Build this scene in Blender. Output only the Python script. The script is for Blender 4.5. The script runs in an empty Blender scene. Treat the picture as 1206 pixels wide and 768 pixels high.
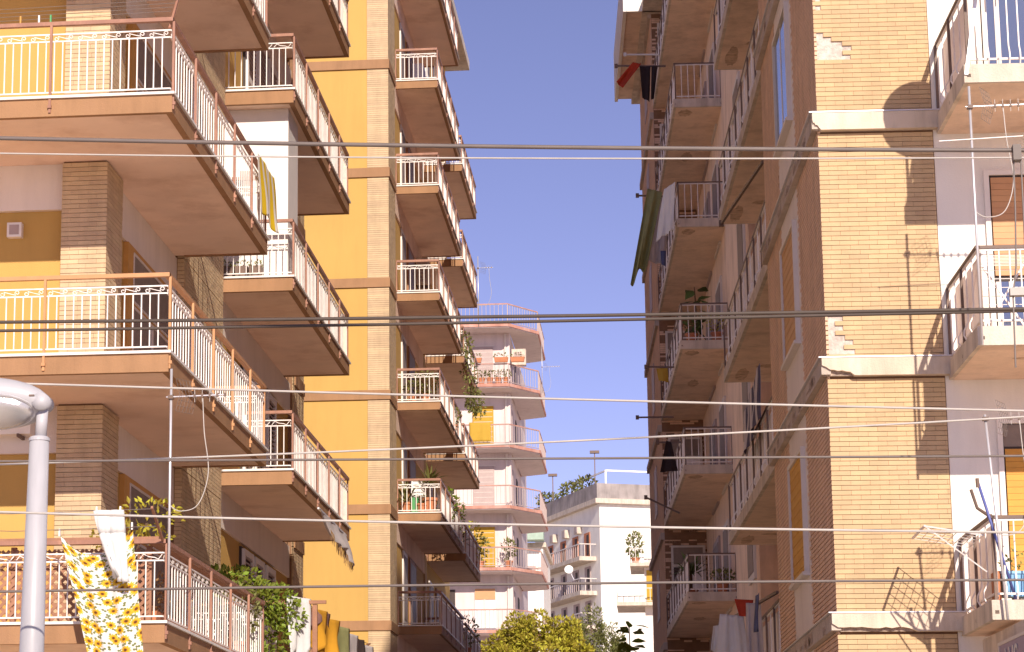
import bpy, math, random
from mathutils import Vector, Matrix
random.seed(7)
S = bpy.context.scene
COL = S.collection
rad = math.radians

# ------------------------------------------------------------------ camera
cd = bpy.data.cameras.new("camera"); cam = bpy.data.objects.new("camera", cd); COL.objects.link(cam)
cam.location = (0, 0, 1.6)
cam.rotation_euler = (rad(90 + 11.8232), 0, rad(7.2515))
cd.sensor_fit = 'HORIZONTAL'; cd.sensor_width = 36; cd.lens = 3000 / 1206 * 36
cd.shift_x = (603 - 400) / 1206; cd.clip_end = 5000; cd.clip_start = 0.1
S.camera = cam
# ------------------------------------------------------------------ light
AZ, EL = 14.5, 28.0
w = bpy.data.worlds.new("World"); S.world = w; w.use_nodes = True
nt = w.node_tree; bg = nt.nodes['Background']
sky = nt.nodes.new('ShaderNodeTexSky'); sky.sky_type = 'NISHITA'; sky.sun_disc = False
sky.sun_elevation = rad(EL); sky.sun_rotation = rad(180 - AZ)
sky.air_density = 0.45; sky.dust_density = 0.05; sky.ozone_density = 2.0; sky.altitude = 20
tint = nt.nodes.new('ShaderNodeMix'); tint.data_type = 'RGBA'; tint.blend_type = 'MULTIPLY'
tint.inputs[0].default_value = 1.0; tint.inputs[7].default_value = (1.38, 0.93, 0.98, 1)
nt.links.new(sky.outputs[0], tint.inputs[6]); nt.links.new(tint.outputs[2], bg.inputs[0])
bg.inputs[1].default_value = 0.066
sd = bpy.data.lights.new("sun", 'SUN'); sd.energy = 2.4; sd.angle = rad(0.5); sd.color = (1.0, 0.88, 0.74)
sun = bpy.data.objects.new("sun", sd); COL.objects.link(sun)
sdir = Vector((-math.sin(rad(AZ)) * math.cos(rad(EL)), math.cos(rad(AZ)) * math.cos(rad(EL)), -math.sin(rad(EL))))
sun.rotation_euler = sdir.to_track_quat('-Z', 'Y').to_euler(); sun.location = (10, -20, 40)
S.view_settings.view_transform = 'Standard'; S.view_settings.look = 'None'
S.view_settings.exposure = 1.35; S.view_settings.gamma = 1.0
S.render.engine = 'CYCLES'
S.cycles.max_bounces = 10; S.cycles.diffuse_bounces = 7

# ------------------------------------------------------------------ frames
PHI = rad(2.7742)
CP, SP = math.cos(PHI), math.sin(PHI)
def RW(a, b, z=0): return Vector((CP * a - SP * b, SP * a + CP * b, z))

# ------------------------------------------------------------------ materials
MATS = {}
def mat(name, col, rough=0.8, var=0.08, scale=3.0, bump=0.0, bscale=40.0, metal=0.0, island=0.0, spec=0.3, stain=None, stain_scale=0.6, stain_amt=0.4, trans=0.0, streak=0.0):
    m = bpy.data.materials.new(name); m.use_nodes = True; MATS[name] = m
    n = m.node_tree.nodes; l = m.node_tree.links; p = n['Principled BSDF']
    p.inputs['Roughness'].default_value = rough; p.inputs['Metallic'].default_value = metal
    p.inputs['Specular IOR Level'].default_value = spec
    tc = n.new('ShaderNodeTexCoord'); geo = n.new('ShaderNodeNewGeometry')
    nz = n.new('ShaderNodeTexNoise'); nz.inputs['Scale'].default_value = scale; nz.inputs['Detail'].default_value = 6
    l.new(geo.outputs['Position'], nz.inputs['Vector'])
    hsv = n.new('ShaderNodeHueSaturation'); hsv.inputs['Color'].default_value = (*col, 1)
    mr = n.new('ShaderNodeMapRange'); mr.inputs[1].default_value = 0.3; mr.inputs[2].default_value = 0.7
    mr.inputs[3].default_value = 1 - var; mr.inputs[4].default_value = 1 + var
    l.new(nz.outputs[0], mr.inputs[0])
    val = mr.outputs[0]
    if island > 0:
        oi = n.new('ShaderNodeObjectInfo'); ad = n.new('ShaderNodeMath'); ad.operation = 'ADD'
        l.new(oi.outputs['Random'], ad.inputs[0]); l.new(geo.outputs['Random Per Island'], ad.inputs[1])
        fr = n.new('ShaderNodeMath'); fr.operation = 'FRACT'; l.new(ad.outputs[0], fr.inputs[0])
        m2 = n.new('ShaderNodeMapRange'); m2.inputs[3].default_value = 1 - island; m2.inputs[4].default_value = 1 + island
        l.new(fr.outputs[0], m2.inputs[0])
        mu = n.new('ShaderNodeMath'); mu.operation = 'MULTIPLY'; l.new(val, mu.inputs[0]); l.new(m2.outputs[0], mu.inputs[1]); val = mu.outputs[0]
        m3 = n.new('ShaderNodeMapRange'); m3.inputs[3].default_value = 0.5 - island * 0.06; m3.inputs[4].default_value = 0.5 + island * 0.06
        l.new(fr.outputs[0], m3.inputs[0]); l.new(m3.outputs[0], hsv.inputs['Hue'])
    l.new(val, hsv.inputs['Value'])
    out = hsv.outputs[0]
    if stain:
        n2 = n.new('ShaderNodeTexNoise'); n2.inputs['Scale'].default_value = stain_scale; n2.inputs['Detail'].default_value = 9; n2.inputs['Roughness'].default_value = 0.65
        mp = n.new('ShaderNodeMapping'); mp.inputs['Scale'].default_value = (1, 1, 0.45)
        l.new(geo.outputs['Position'], mp.inputs[0]); l.new(mp.outputs[0], n2.inputs['Vector'])
        cr = n.new('ShaderNodeMapRange'); cr.inputs[1].default_value = 0.5; cr.inputs[2].default_value = 0.72; cr.inputs[4].default_value = stain_amt
        l.new(n2.outputs[0], cr.inputs[0])
        mx = n.new('ShaderNodeMix'); mx.data_type = 'RGBA'; mx.inputs[7].default_value = (*stain, 1)
        l.new(cr.outputs[0], mx.inputs[0]); l.new(out, mx.inputs[6]); out = mx.outputs[2]
    if streak > 0:
        n3 = n.new('ShaderNodeTexNoise'); n3.inputs['Scale'].default_value = 1.0; n3.inputs['Detail'].default_value = 7; n3.inputs['Roughness'].default_value = 0.7
        m3_ = n.new('ShaderNodeMapping'); m3_.inputs['Scale'].default_value = (3.2, 3.2, 0.45)
        l.new(geo.outputs['Position'], m3_.inputs[0]); l.new(m3_.outputs[0], n3.inputs['Vector'])
        c3 = n.new('ShaderNodeMapRange'); c3.inputs[1].default_value = 0.45; c3.inputs[2].default_value = 0.75; c3.inputs[3].default_value = 1.0; c3.inputs[4].default_value = 1 - streak
        l.new(n3.outputs[0], c3.inputs[0])
        mx3 = n.new('ShaderNodeMix'); mx3.data_type = 'RGBA'; mx3.blend_type = 'MULTIPLY'; mx3.inputs[0].default_value = 1.0
        l.new(out, mx3.inputs[6]); l.new(c3.outputs[0], mx3.inputs[7]); out = mx3.outputs[2]
    l.new(out, p.inputs['Base Color'])
    if bump > 0:
        nb = n.new('ShaderNodeTexNoise'); nb.inputs['Scale'].default_value = bscale; nb.inputs['Detail'].default_value = 4
        l.new(geo.outputs['Position'], nb.inputs['Vector'])
        b = n.new('ShaderNodeBump'); b.inputs['Strength'].default_value = bump; b.inputs['Distance'].default_value = 0.02
        l.new(nb.outputs[0], b.inputs['Height']); l.new(b.outputs[0], p.inputs['Normal'])
    if trans > 0:
        p.inputs['Transmission Weight'].default_value = 0
        tb = n.new('ShaderNodeBsdfTranslucent'); l.new(out, tb.inputs[0])
        ms = n.new('ShaderNodeMixShader'); ms.inputs[0].default_value = trans
        mo = n['Material Output']; l.new(p.outputs[0], ms.inputs[1]); l.new(tb.outputs[0], ms.inputs[2]); l.new(ms.outputs[0], mo.inputs[0])
    return m

mat('yellow_paint', (0.53, 0.33, 0.098), 0.85, 0.04, 0.8, 0.15, 60, stain=(0.527, 0.333, 0.109), stain_amt=0.35, streak=0.07)
mat('yellow_far', (0.53, 0.33, 0.098), 0.85, 0.05, 0.5, 0.1, 30, stain=(0.542, 0.349, 0.116), stain_amt=0.3, stain_scale=0.3, streak=0.08)
mat('cream_paint', (0.780, 0.702, 0.637), 0.85, 0.04, 1.2, 0.15, 60, stain=(0.650, 0.559, 0.494), stain_amt=0.3, streak=0.1)
mat('white_paint', (0.840, 0.806, 0.744), 0.85, 0.04, 1.2, 0.12, 60, stain=(0.682, 0.605, 0.542), stain_amt=0.35, streak=0.1)
mat('pale_pink', (0.68, 0.585, 0.565), 0.85, 0.05, 0.6, 0, stain=(0.589, 0.480, 0.480), stain_amt=0.35, stain_scale=0.3, streak=0.18)
mat('brick_left', (0.57, 0.42, 0.262), 0.85, 0.06, 6, 0.2, 80, island=0.07, streak=0.18)
mat('brick_right', (0.545, 0.385, 0.222), 0.8, 0.05, 5, 0.15, 90, island=0.06, stain=(0.558, 0.403, 0.248), stain_amt=0.4, stain_scale=1.5, streak=0.1)
mat('brick_shade_lifted', (0.72, 0.49, 0.34), 0.85, 0.08, 4, 0.2, 80, island=0.03, streak=0.25)  # street-side copy of the front brick, colour raised to lighten its shade
mat('mortar_dark', (0.232, 0.132, 0.078), 0.95, 0.1, 8)
mat('mortar_grey', (0.55, 0.47, 0.42), 0.95, 0.25, 14, 0.9, 25)
mat('fascia', (0.35, 0.195, 0.102), 0.85, 0.06, 2.5, 0.2, 70, stain=(0.341, 0.186, 0.109), stain_amt=0.4, stain_scale=1.6, streak=0.2)
mat('soffit', (0.86, 0.655, 0.53), 0.9, 0.06, 1.5, 0.25, 120, stain=(0.64, 0.44, 0.33), stain_amt=0.8, stain_scale=1.1)
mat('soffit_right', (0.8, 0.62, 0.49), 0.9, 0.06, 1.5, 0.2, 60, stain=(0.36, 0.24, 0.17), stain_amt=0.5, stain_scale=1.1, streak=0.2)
mat('concrete', (0.651, 0.558, 0.465), 0.9, 0.1, 3, 0.4, 40, stain=(0.434, 0.341, 0.264), stain_amt=0.6, stain_scale=2.0, streak=0.4)
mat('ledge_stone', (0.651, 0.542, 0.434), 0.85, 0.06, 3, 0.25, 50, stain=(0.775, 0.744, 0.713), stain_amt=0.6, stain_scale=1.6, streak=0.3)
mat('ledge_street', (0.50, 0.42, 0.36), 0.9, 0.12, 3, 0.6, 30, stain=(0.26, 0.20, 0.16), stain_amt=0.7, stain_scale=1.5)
mat('spall', (0.52, 0.38, 0.28), 1.0, 0.3, 9, 0.9, 30)
mat('broken', (0.40, 0.31, 0.25), 1.0, 0.35, 18, 1.0, 30)
mat('marble', (0.775, 0.728, 0.682), 0.6, 0.06, 4)
mat('white_iron', (0.806, 0.759, 0.728), 0.45, 0.05, 10, stain=(0.527, 0.310, 0.186), stain_amt=0.35, stain_scale=9)
mat('brown_iron', (0.310, 0.155, 0.109), 0.5, 0.08, 6, stain=(0.651, 0.341, 0.217), stain_amt=0.4, stain_scale=5)
mat('orange_iron', (0.512, 0.264, 0.124), 0.5, 0.08, 6)
mat('dark_iron', (0.16, 0.11, 0.09), 0.55, 0.1, 6, stain=(0.28, 0.16, 0.09), stain_amt=0.5, stain_scale=6)
mat('wood_brown', (0.326, 0.163, 0.101), 0.7, 0.12, 7, 0.2, 50)
mat('wood_orange', (0.558, 0.295, 0.078), 0.6, 0.08, 5)
mat('shutter_orange', (0.558, 0.310, 0.155), 0.6, 0.06, 5, island=0.05)
mat('shutter_amber', (0.589, 0.295, 0.054), 0.6, 0.06, 5, island=0.05)
mat('shutter_white', (0.74, 0.7, 0.67), 0.6, 0.04, 5)
mat('shutter_grey', (0.42, 0.33, 0.31), 0.6, 0.05, 5)
mat('frame_pale', (0.66, 0.60, 0.55), 0.5, 0.04, 5)
mat('dark_inside', (0.06, 0.045, 0.04), 0.7, 0.1, 3)
mat('mesh_pane', (0.24, 0.19, 0.16), 0.6, 0.1, 9)
mat('screen_white', (0.84, 0.78, 0.74), 0.6, 0.05, 2, trans=0.75)
mat('screen_grey', (0.84, 0.78, 0.77), 0.7, 0.06, 2)
mat('plastic_white', (0.837, 0.822, 0.806), 0.35, 0.02, 4, spec=0.5)
mat('grey_metal', (0.651, 0.635, 0.666), 0.4, 0.05, 9, metal=0.5)
mat('lamp_paint', (0.45, 0.44, 0.47), 0.4, 0.04, 4, spec=0.5, streak=0.25)
mat('cable_dark', (0.08, 0.06, 0.05), 0.6, 0.1, 5)
mat('cable_grey', (0.16, 0.13, 0.12), 0.5, 0.1, 5)
mat('cable_pale', (0.46, 0.42, 0.39), 0.5, 0.1, 5)
mat('terracotta', (0.50, 0.20, 0.10), 0.8, 0.1, 5)
mat('salmon', (0.527, 0.264, 0.202), 0.85, 0.15, 2.0, stain=(0.651, 0.496, 0.449), stain_amt=0.6, stain_scale=1.5, streak=0.3)
mat('blue_plastic', (0.232, 0.465, 0.698), 0.45, 0.05, 3, spec=0.5)
mat('blue_paint', (0.10, 0.12, 0.34), 0.4, 0.05, 3)
mat('green_plastic', (0.10, 0.36, 0.14), 0.5, 0.05, 3)
mat('leaf_ivy', (0.2, 0.25, 0.03), 0.55, 0.15, 3, island=0.45, trans=0.3)
mat('leaf_dark', (0.11, 0.17, 0.05), 0.5, 0.15, 3, island=0.4, trans=0.25)
mat('leaf_lime', (0.46, 0.40, 0.05), 0.6, 0.15, 3, island=0.4, trans=0.35)
mat('leaf_olive', (0.2, 0.2, 0.06), 0.6, 0.15, 3, island=0.4, trans=0.25)
mat('leaf_dry', (0.30, 0.17, 0.08), 0.7, 0.15, 3, island=0.4, trans=0.25)
mat('bark', (0.16, 0.10, 0.065), 0.9, 0.2, 6, 0.5, 30)
mat('cloth_white', (0.840, 0.840, 0.840), 0.9, 0.03, 8, trans=0.3)
mat('cloth_grey', (0.62, 0.57, 0.58), 0.9, 0.06, 6, trans=0.3)
mat('cloth_red', (0.558, 0.070, 0.031), 0.85, 0.06, 6, trans=0.2)
mat('cloth_black', (0.035, 0.022, 0.022), 0.9, 0.1, 6)
mat('cloth_olive', (0.36, 0.36, 0.16), 0.9, 0.08, 6, trans=0.3)
mat('cloth_amber', (0.558, 0.279, 0.023), 0.9, 0.06, 6, trans=0.2)
mat('cloth_mauve', (0.36, 0.20, 0.18), 0.9, 0.06, 6, trans=0.2)
mat('cloth_blue', (0.10, 0.12, 0.24), 0.9, 0.06, 6, trans=0.1)
mat('asphalt', (0.16, 0.14, 0.125), 0.9, 0.15, 3, 0.3, 60)
mat('paving', (0.66, 0.54, 0.42), 0.9, 0.12, 2, 0.3, 30)
mat('ground', (0.6, 0.49, 0.38), 0.95, 0.2, 0.2, 0.2, 10)
mat('sign_lilac', (0.30, 0.24, 0.34), 0.5, 0.05, 3)
mat('roof_grey', (0.34, 0.30, 0.29), 0.9, 0.2, 1.0, stain=(0.20, 0.17, 0.16), stain_amt=0.6, stain_scale=0.8, streak=0.3)
mat('yellow_awning', (0.58, 0.36, 0.05), 0.8, 0.05, 4, trans=0.2)
mat('green_awning', (0.36, 0.46, 0.38), 0.8, 0.08, 4)

def glass_mat():
    m = bpy.data.materials.new('window_glass'); m.use_nodes = True; MATS['window_glass'] = m
    p = m.node_tree.nodes['Principled BSDF']
    p.inputs['Base Color'].default_value = (0.16, 0.20, 0.30, 1); p.inputs['Roughness'].default_value = 0.06
    p.inputs['Specular IOR Level'].default_value = 1.0; p.inputs['Metallic'].default_value = 0.55
glass_mat()
def lens_mat():
    m = bpy.data.materials.new('lamp_glass'); m.use_nodes = True; MATS['lamp_glass'] = m
    p = m.node_tree.nodes['Principled BSDF']; n = m.node_tree.nodes; l = m.node_tree.links
    p.inputs['Base Color'].default_value = (0.62, 0.60, 0.60, 1); p.inputs['Roughness'].default_value = 0.15; p.inputs['Metallic'].default_value = 0.6
    v = n.new('ShaderNodeTexVoronoi'); v.inputs['Scale'].default_value = 60; b = n.new('ShaderNodeBump'); b.inputs['Strength'].default_value = 0.8
    l.new(v.outputs[0], b.inputs['Height']); l.new(b.outputs[0], p.inputs['Normal'])
lens_mat()
def stripes_mat(name, c1, c2, scale, axis):
    m = bpy.data.materials.new(name); m.use_nodes = True; MATS[name] = m
    n = m.node_tree.nodes; l = m.node_tree.links; p = n['Principled BSDF']; p.inputs['Roughness'].default_value = 0.9
    tc = n.new('ShaderNodeTexCoord'); sx = n.new('ShaderNodeSeparateXYZ'); l.new(tc.outputs['UV'], sx.inputs[0])
    mu = n.new('ShaderNodeMath'); mu.operation = 'MULTIPLY'; mu.inputs[1].default_value = scale; l.new(sx.outputs[axis], mu.inputs[0])
    fr = n.new('ShaderNodeMath'); fr.operation = 'FRACT'; l.new(mu.outputs[0], fr.inputs[0])
    gt = n.new('ShaderNodeMath'); gt.operation = 'GREATER_THAN'; gt.inputs[1].default_value = 0.5; l.new(fr.outputs[0], gt.inputs[0])
    mx = n.new('ShaderNodeMix'); mx.data_type = 'RGBA'; mx.inputs[6].default_value = (*c1, 1); mx.inputs[7].default_value = (*c2, 1)
    l.new(gt.outputs[0], mx.inputs[0]); l.new(mx.outputs[2], p.inputs['Base Color'])
    tb = n.new('ShaderNodeBsdfTranslucent'); l.new(mx.outputs[2], tb.inputs[0]); ms = n.new('ShaderNodeMixShader'); ms.inputs[0].default_value = 0.2
    l.new(p.outputs[0], ms.inputs[1]); l.new(tb.outputs[0], ms.inputs[2]); l.new(ms.outputs[0], n['Material Output'].inputs[0])
stripes_mat('stripe_yellow', (0.78, 0.74, 0.66), (0.70, 0.48, 0.01), 5, 0)
stripes_mat('stripe_blue', (0.66, 0.60, 0.60), (0.10, 0.09, 0.15), 7, 0)
def sunflower_mat():
    m = bpy.data.materials.new('sunflower_print'); m.use_nodes = True; MATS['sunflower_print'] = m
    n = m.node_tree.nodes; l = m.node_tree.links; p = n['Principled BSDF']; p.inputs['Roughness'].default_value = 0.9
    tc = n.new('ShaderNodeTexCoord'); mp = n.new('ShaderNodeMapping'); mp.inputs['Scale'].default_value = (1.0, 1.35, 1)
    l.new(tc.outputs['UV'], mp.inputs[0])
    def vor(scale, rnd, off):
        a = n.new('ShaderNodeVectorMath'); a.operation = 'ADD'; a.inputs[1].default_value = (off, off * 0.7, 0); l.new(mp.outputs[0], a.inputs[0])
        v = n.new('ShaderNodeTexVoronoi'); v.voronoi_dimensions = '2D'; v.inputs['Scale'].default_value = scale; v.inputs['Randomness'].default_value = rnd
        l.new(a.outputs[0], v.inputs['Vector']); return v, a
    def math_(op, a, b):
        x = n.new('ShaderNodeMath'); x.operation = op
        for i, q in enumerate((a, b)):
            if isinstance(q, (int, float)): x.inputs[i].default_value = q
            else: l.new(q, x.inputs[i])
        return x.outputs[0]
    def mixc(f, a, b):
        x = n.new('ShaderNodeMix'); x.data_type = 'RGBA'; l.new(f, x.inputs[0])
        for i, q in ((6, a), (7, b)):
            if isinstance(q, tuple): x.inputs[i].default_value = (*q, 1)
            else: l.new(q, x.inputs[i])
        return x.outputs[2]
    v, a = vor(4.6, 0.8, 0.0)
    # petals: angle round the flower's centre
    sub = n.new('ShaderNodeVectorMath'); sub.operation = 'SUBTRACT'; sc = n.new('ShaderNodeVectorMath'); sc.operation = 'SCALE'; sc.inputs['Scale'].default_value = 1.0
    l.new(a.outputs[0], sub.inputs[0]); l.new(v.outputs['Position'], sub.inputs[1])
    sx = n.new('ShaderNodeSeparateXYZ'); l.new(sub.outputs[0], sx.inputs[0])
    at = math_('ARCTAN2', sx.outputs[1], sx.outputs[0]); pet = math_('SINE', math_('MULTIPLY', at, 11.0), 0)
    rr = math_('ADD', math_('MULTIPLY', pet, 0.06), 0.36)
    d = v.outputs['Distance']
    leafv, la = vor(9.5, 1.0, 3.3)
    sub2 = n.new('ShaderNodeVectorMath'); sub2.operation = 'SUBTRACT'; l.new(la.outputs[0], sub2.inputs[0]); l.new(leafv.outputs['Position'], sub2.inputs[1])
    s2 = n.new('ShaderNodeSeparateXYZ'); l.new(sub2.outputs[0], s2.inputs[0])
    rot = n.new('ShaderNodeSeparateXYZ'); l.new(leafv.outputs['Color'], rot.inputs[0])
    ang = math_('SUBTRACT', math_('ARCTAN2', s2.outputs[1], s2.outputs[0]), math_('MULTIPLY', rot.outputs[0], 6.28))
    lr = math_('ADD', math_('MULTIPLY', math_('ABSOLUTE', math_('COSINE', ang, 0), 0), 0.40), 0.02)
    isleaf = math_('LESS_THAN', leafv.outputs['Distance'], lr)
    c = mixc(isleaf, (0.80, 0.77, 0.74), (0.20, 0.22, 0.08))
    c = mixc(math_('LESS_THAN', d, rr), c, (0.75, 0.48, 0.03))
    c = mixc(math_('LESS_THAN', d, 0.20), c, (0.62, 0.30, 0.015))
    c = mixc(math_('LESS_THAN', d, 0.12), c, (0.15, 0.06, 0.015))
    l.new(c, p.inputs['Base Color'])
    tb = n.new('ShaderNodeBsdfTranslucent'); l.new(c, tb.inputs[0]); ms = n.new('ShaderNodeMixShader'); ms.inputs[0].default_value = 0.25
    l.new(p.outputs[0], ms.inputs[1]); l.new(tb.outputs[0], ms.inputs[2]); l.new(ms.outputs[0], n['Material Output'].inputs[0])
sunflower_mat()

# ------------------------------------------------------------------ mesh helpers
ORG = {}
def smooth_pts(P, n=6):
    P = [Vector(p) for p in P]; out = []
    for i in range(len(P)-1):
        a, b, c, d = P[max(0,i-1)], P[i], P[i+1], P[min(len(P)-1,i+2)]
        for k in range(n):
            t = k/n; out.append(0.5*((2*b)+(c-a)*t+(2*a-5*b+4*c-d)*t*t+(3*b-a-3*c+d)*t*t*t))
    return out+[P[-1]]
class MB:
    def __init__(s): s.v = []; s.f = []; s.uv = None
    def box(s, x0, x1, y0, y1, z0, z1):
        o = len(s.v)
        s.v += [(x0,y0,z0),(x1,y0,z0),(x1,y1,z0),(x0,y1,z0),(x0,y0,z1),(x1,y0,z1),(x1,y1,z1),(x0,y1,z1)]
        s.f += [(o,o+3,o+2,o+1),(o+4,o+5,o+6,o+7),(o,o+1,o+5,o+4),(o+1,o+2,o+6,o+5),(o+2,o+3,o+7,o+6),(o+3,o,o+4,o+7)]
        return s
    def bar(s, p, q, wd, h):
        p = Vector(p); q = Vector(q); d = (q - p).normalized()
        upv = Vector((0,0,1)) if abs(d.z) < 0.95 else Vector((0,1,0))
        side = d.cross(upv).normalized(); u = side.cross(d)
        o = len(s.v)
        for c in (p, q):
            for a, b in ((-1,-1),(1,-1),(1,1),(-1,1)): s.v.append(tuple(c + side * (a * wd / 2) + u * (b * h / 2)))
        s.f += [(o,o+1,o+2,o+3),(o+7,o+6,o+5,o+4),(o,o+4,o+5,o+1),(o+1,o+5,o+6,o+2),(o+2,o+6,o+7,o+3),(o+3,o+7,o+4,o)]
        return s
    def tube(s, pts, r, n=6, r1=None):
        pts = [Vector(p) for p in pts]; o = len(s.v); k = len(pts)
        prev = None
        for i, p in enumerate(pts):
            d = (pts[min(i+1,k-1)] - pts[max(i-1,0)]).normalized()
            if prev is None:
                a = Vector((0,0,1)) if abs(d.z) < 0.9 else Vector((1,0,0)); sd = d.cross(a).normalized()
            else:
                sd = (prev - d * prev.dot(d)).normalized()
            prev = sd; u = sd.cross(d)
            rr = r if r1 is None else r + (r1 - r) * i / max(1, k-1)
            for j in range(n):
                t = 2*math.pi*j/n + math.pi/n; s.v.append(tuple(p + sd*(rr*math.cos(t)) + u*(rr*math.sin(t))))
        for i in range(k-1):
            for j in range(n):
                a = o+i*n+j; b = o+i*n+(j+1)%n; s.f.append((a,b,b+n,a+n))
        s.f.append(tuple(o+j for j in reversed(range(n)))); s.f.append(tuple(o+(k-1)*n+j for j in range(n)))
        return s
    def prism(s, poly, z0, z1):            # poly counter-clockwise in x, y
        o = len(s.v); n = len(poly)
        s.v += [(x,y,z0) for x,y in poly] + [(x,y,z1) for x,y in poly]
        s.f.append(tuple(o+i for i in reversed(range(n)))); s.f.append(tuple(o+n+i for i in range(n)))
        for i in range(n):
            j = (i+1)%n; s.f.append((o+i,o+j,o+n+j,o+n+i))
        return s
    def slabpoly(s, poly, y0, y1):         # poly in x, z seen from -y, counter-clockwise
        o = len(s.v); n = len(poly)
        s.v += [(x,y0,z) for x,z in poly] + [(x,y1,z) for x,z in poly]
        s.f.append(tuple(o+i for i in range(n))); s.f.append(tuple(o+n+i for i in reversed(range(n))))
        for i in range(n):
            j = (i+1)%n; s.f.append((o+i,o+n+i,o+n+j,o+j))
        return s
    def lathe(s, c, prof, n=14):           # prof: list of (r, z)
        o = len(s.v); c = Vector(c)
        for r, z in prof:
            for j in range(n):
                t = 2*math.pi*j/n; s.v.append((c.x+r*math.cos(t), c.y+r*math.sin(t), c.z+z))
        for i in range(len(prof)-1):
            for j in range(n):
                a = o+i*n+j; b = o+i*n+(j+1)%n; s.f.append((a,b,b+n,a+n))
        s.f.append(tuple(o+j for j in reversed(range(n)))); s.f.append(tuple(o+(len(prof)-1)*n+j for j in range(n)))
        return s
    def leaf(s, c, d, nrm, L, W):          # folded four-point leaf
        d = d.normalized(); sd = d.cross(nrm)
        if sd.length < 1e-4: sd = d.cross(Vector((0.3,0.5,0.8)))
        sd.normalize(); up = sd.cross(d)
        o = len(s.v); c = Vector(c)
        s.v += [tuple(c), tuple(c+d*L*0.45+sd*W/2+up*W*0.18), tuple(c+d*L), tuple(c+d*L*0.45-sd*W/2+up*W*0.18)]
        s.f += [(o,o+1,o+2),(o,o+2,o+3)]
        return s
    def mesh(s, name, m, c=(0,0,0)):
        me = bpy.data.meshes.new(name); me.from_pydata([(x-c[0],y-c[1],z-c[2]) for x,y,z in s.v], [], s.f)
        if s.uv:
            ul = me.uv_layers.new(name='UVMap')
            for lp in me.loops: ul.data[lp.index].uv = s.uv[lp.vertex_index]
        me.materials.append(MATS[m]); me.update(); return me
    def build(s, name, m, parent=None, R=False, base=False, smooth=False):
        xs = [p[0] for p in s.v]; ys = [p[1] for p in s.v]; zs = [p[2] for p in s.v]
        c = Vector(((min(xs)+max(xs))/2, (min(ys)+max(ys))/2, min(zs) if base else (min(zs)+max(zs))/2))
        me = s.mesh(name, m, c)
        if smooth:
            for pl in me.polygons: pl.use_smooth = True
        o = bpy.data.objects.new(name, me); COL.objects.link(o); ORG[o] = c
        if parent is not None: o.parent = parent; o.location = c - ORG[parent]
        elif R: o.location = RW(*c); o.rotation_euler.z = PHI
        else: o.location = c
        return o
def inst(me, name, parent, pos, rz=0.0, rot=None):
    o = bpy.data.objects.new(name, me); COL.objects.link(o); pos = Vector(pos); ORG[o] = pos
    o.parent = parent; o.location = pos - ORG[parent]; o.rotation_euler = rot if rot else (0,0,rz)
    return o
def tag(o, label, cat, group=None, kind=None):
    if label: o['label'] = label
    if cat: o['category'] = cat
    if group: o['group'] = group
    if kind: o['kind'] = kind
    return o
def thing(name, label, cat, loc, R=False, group=None):
    o = bpy.data.objects.new(name, None); COL.objects.link(o); loc = Vector(loc); ORG[o] = loc
    o.empty_display_size = 0.2
    if R: o.location = RW(*loc); o.rotation_euler.z = PHI
    else: o.location = loc
    return tag(o, label, cat, group)
def stuff(o): o['kind'] = 'stuff'; return o
def struct(name, mb, m): o = mb.build(name, m); o['kind'] = 'structure'; return o

# bricks ---------------------------------------------------------------
BL, BH, JH, JV = 0.222, 0.0575, 0.006, 0.0025
BRICK = {}
def brick_boxes(u0, u1, z0, z1, skip=None, seed=1, jh=JH):
    rnd = random.Random(seed); out = []; i = 0; z = z0
    while z < z1 - 0.02:
        zt = min(z + BH, z1); u = u0 - (BL/2 if i % 2 else 0) - rnd.choice((0, 0, BL*0.25)) * 0.3
        while u < u1 - 0.004:
            a = max(u, u0); b = min(u + BL, u1)
            if b - a > 0.02 and not (skip and skip((a+b)/2, (z+zt)/2)):
                out.append((a + JV/2, b - JV/2, z + jh/2, zt - jh/2, rnd.uniform(-0.0012, 0.0012)))
            u += BL
        z += BH; i += 1
    return out
def brick_face(parent, m, axis, pos, out, u0, u1, z0, z1, nobj=0, skip=None, seed=1, th=0.03, prefer=None, jh=JH):
    """bricks on a wall; axis 'x': face runs along x at y=pos; out = sign of the outward direction. nobj single bricks, rest one mesh"""
    bs = brick_boxes(u0, u1, z0, z1, skip, seed, jh)
    if prefer: bs.sort(key=prefer)
    rest = MB(); cnt = 0
    for a, b, za, zb, j in bs:
        p0, p1 = sorted((pos + out*j, pos - out*th))
        if cnt < nobj:
            key = (m, axis, round(b-a,4), round(zb-za,4))
            if key not in BRICK:
                q = MB(); hl = (b-a)/2; hz = (zb-za)/2
                q.box(-hl,hl,-th/2,th/2,-hz,hz) if axis == 'x' else q.box(-th/2,th/2,-hl,hl,-hz,hz)
                BRICK[key] = q.mesh('brick', m)
            cpos = ((a+b)/2, (p0+p1)/2, (za+zb)/2) if axis == 'x' else ((p0+p1)/2, (a+b)/2, (za+zb)/2)
            inst(BRICK[key], 'brick', parent, cpos); cnt += 1
        else:
            rest.box(a,b,p0,p1,za,zb) if axis == 'x' else rest.box(p0,p1,a,b,za,zb)
    if rest.v: stuff(rest.build('bricks', m, parent))
    return cnt

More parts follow.
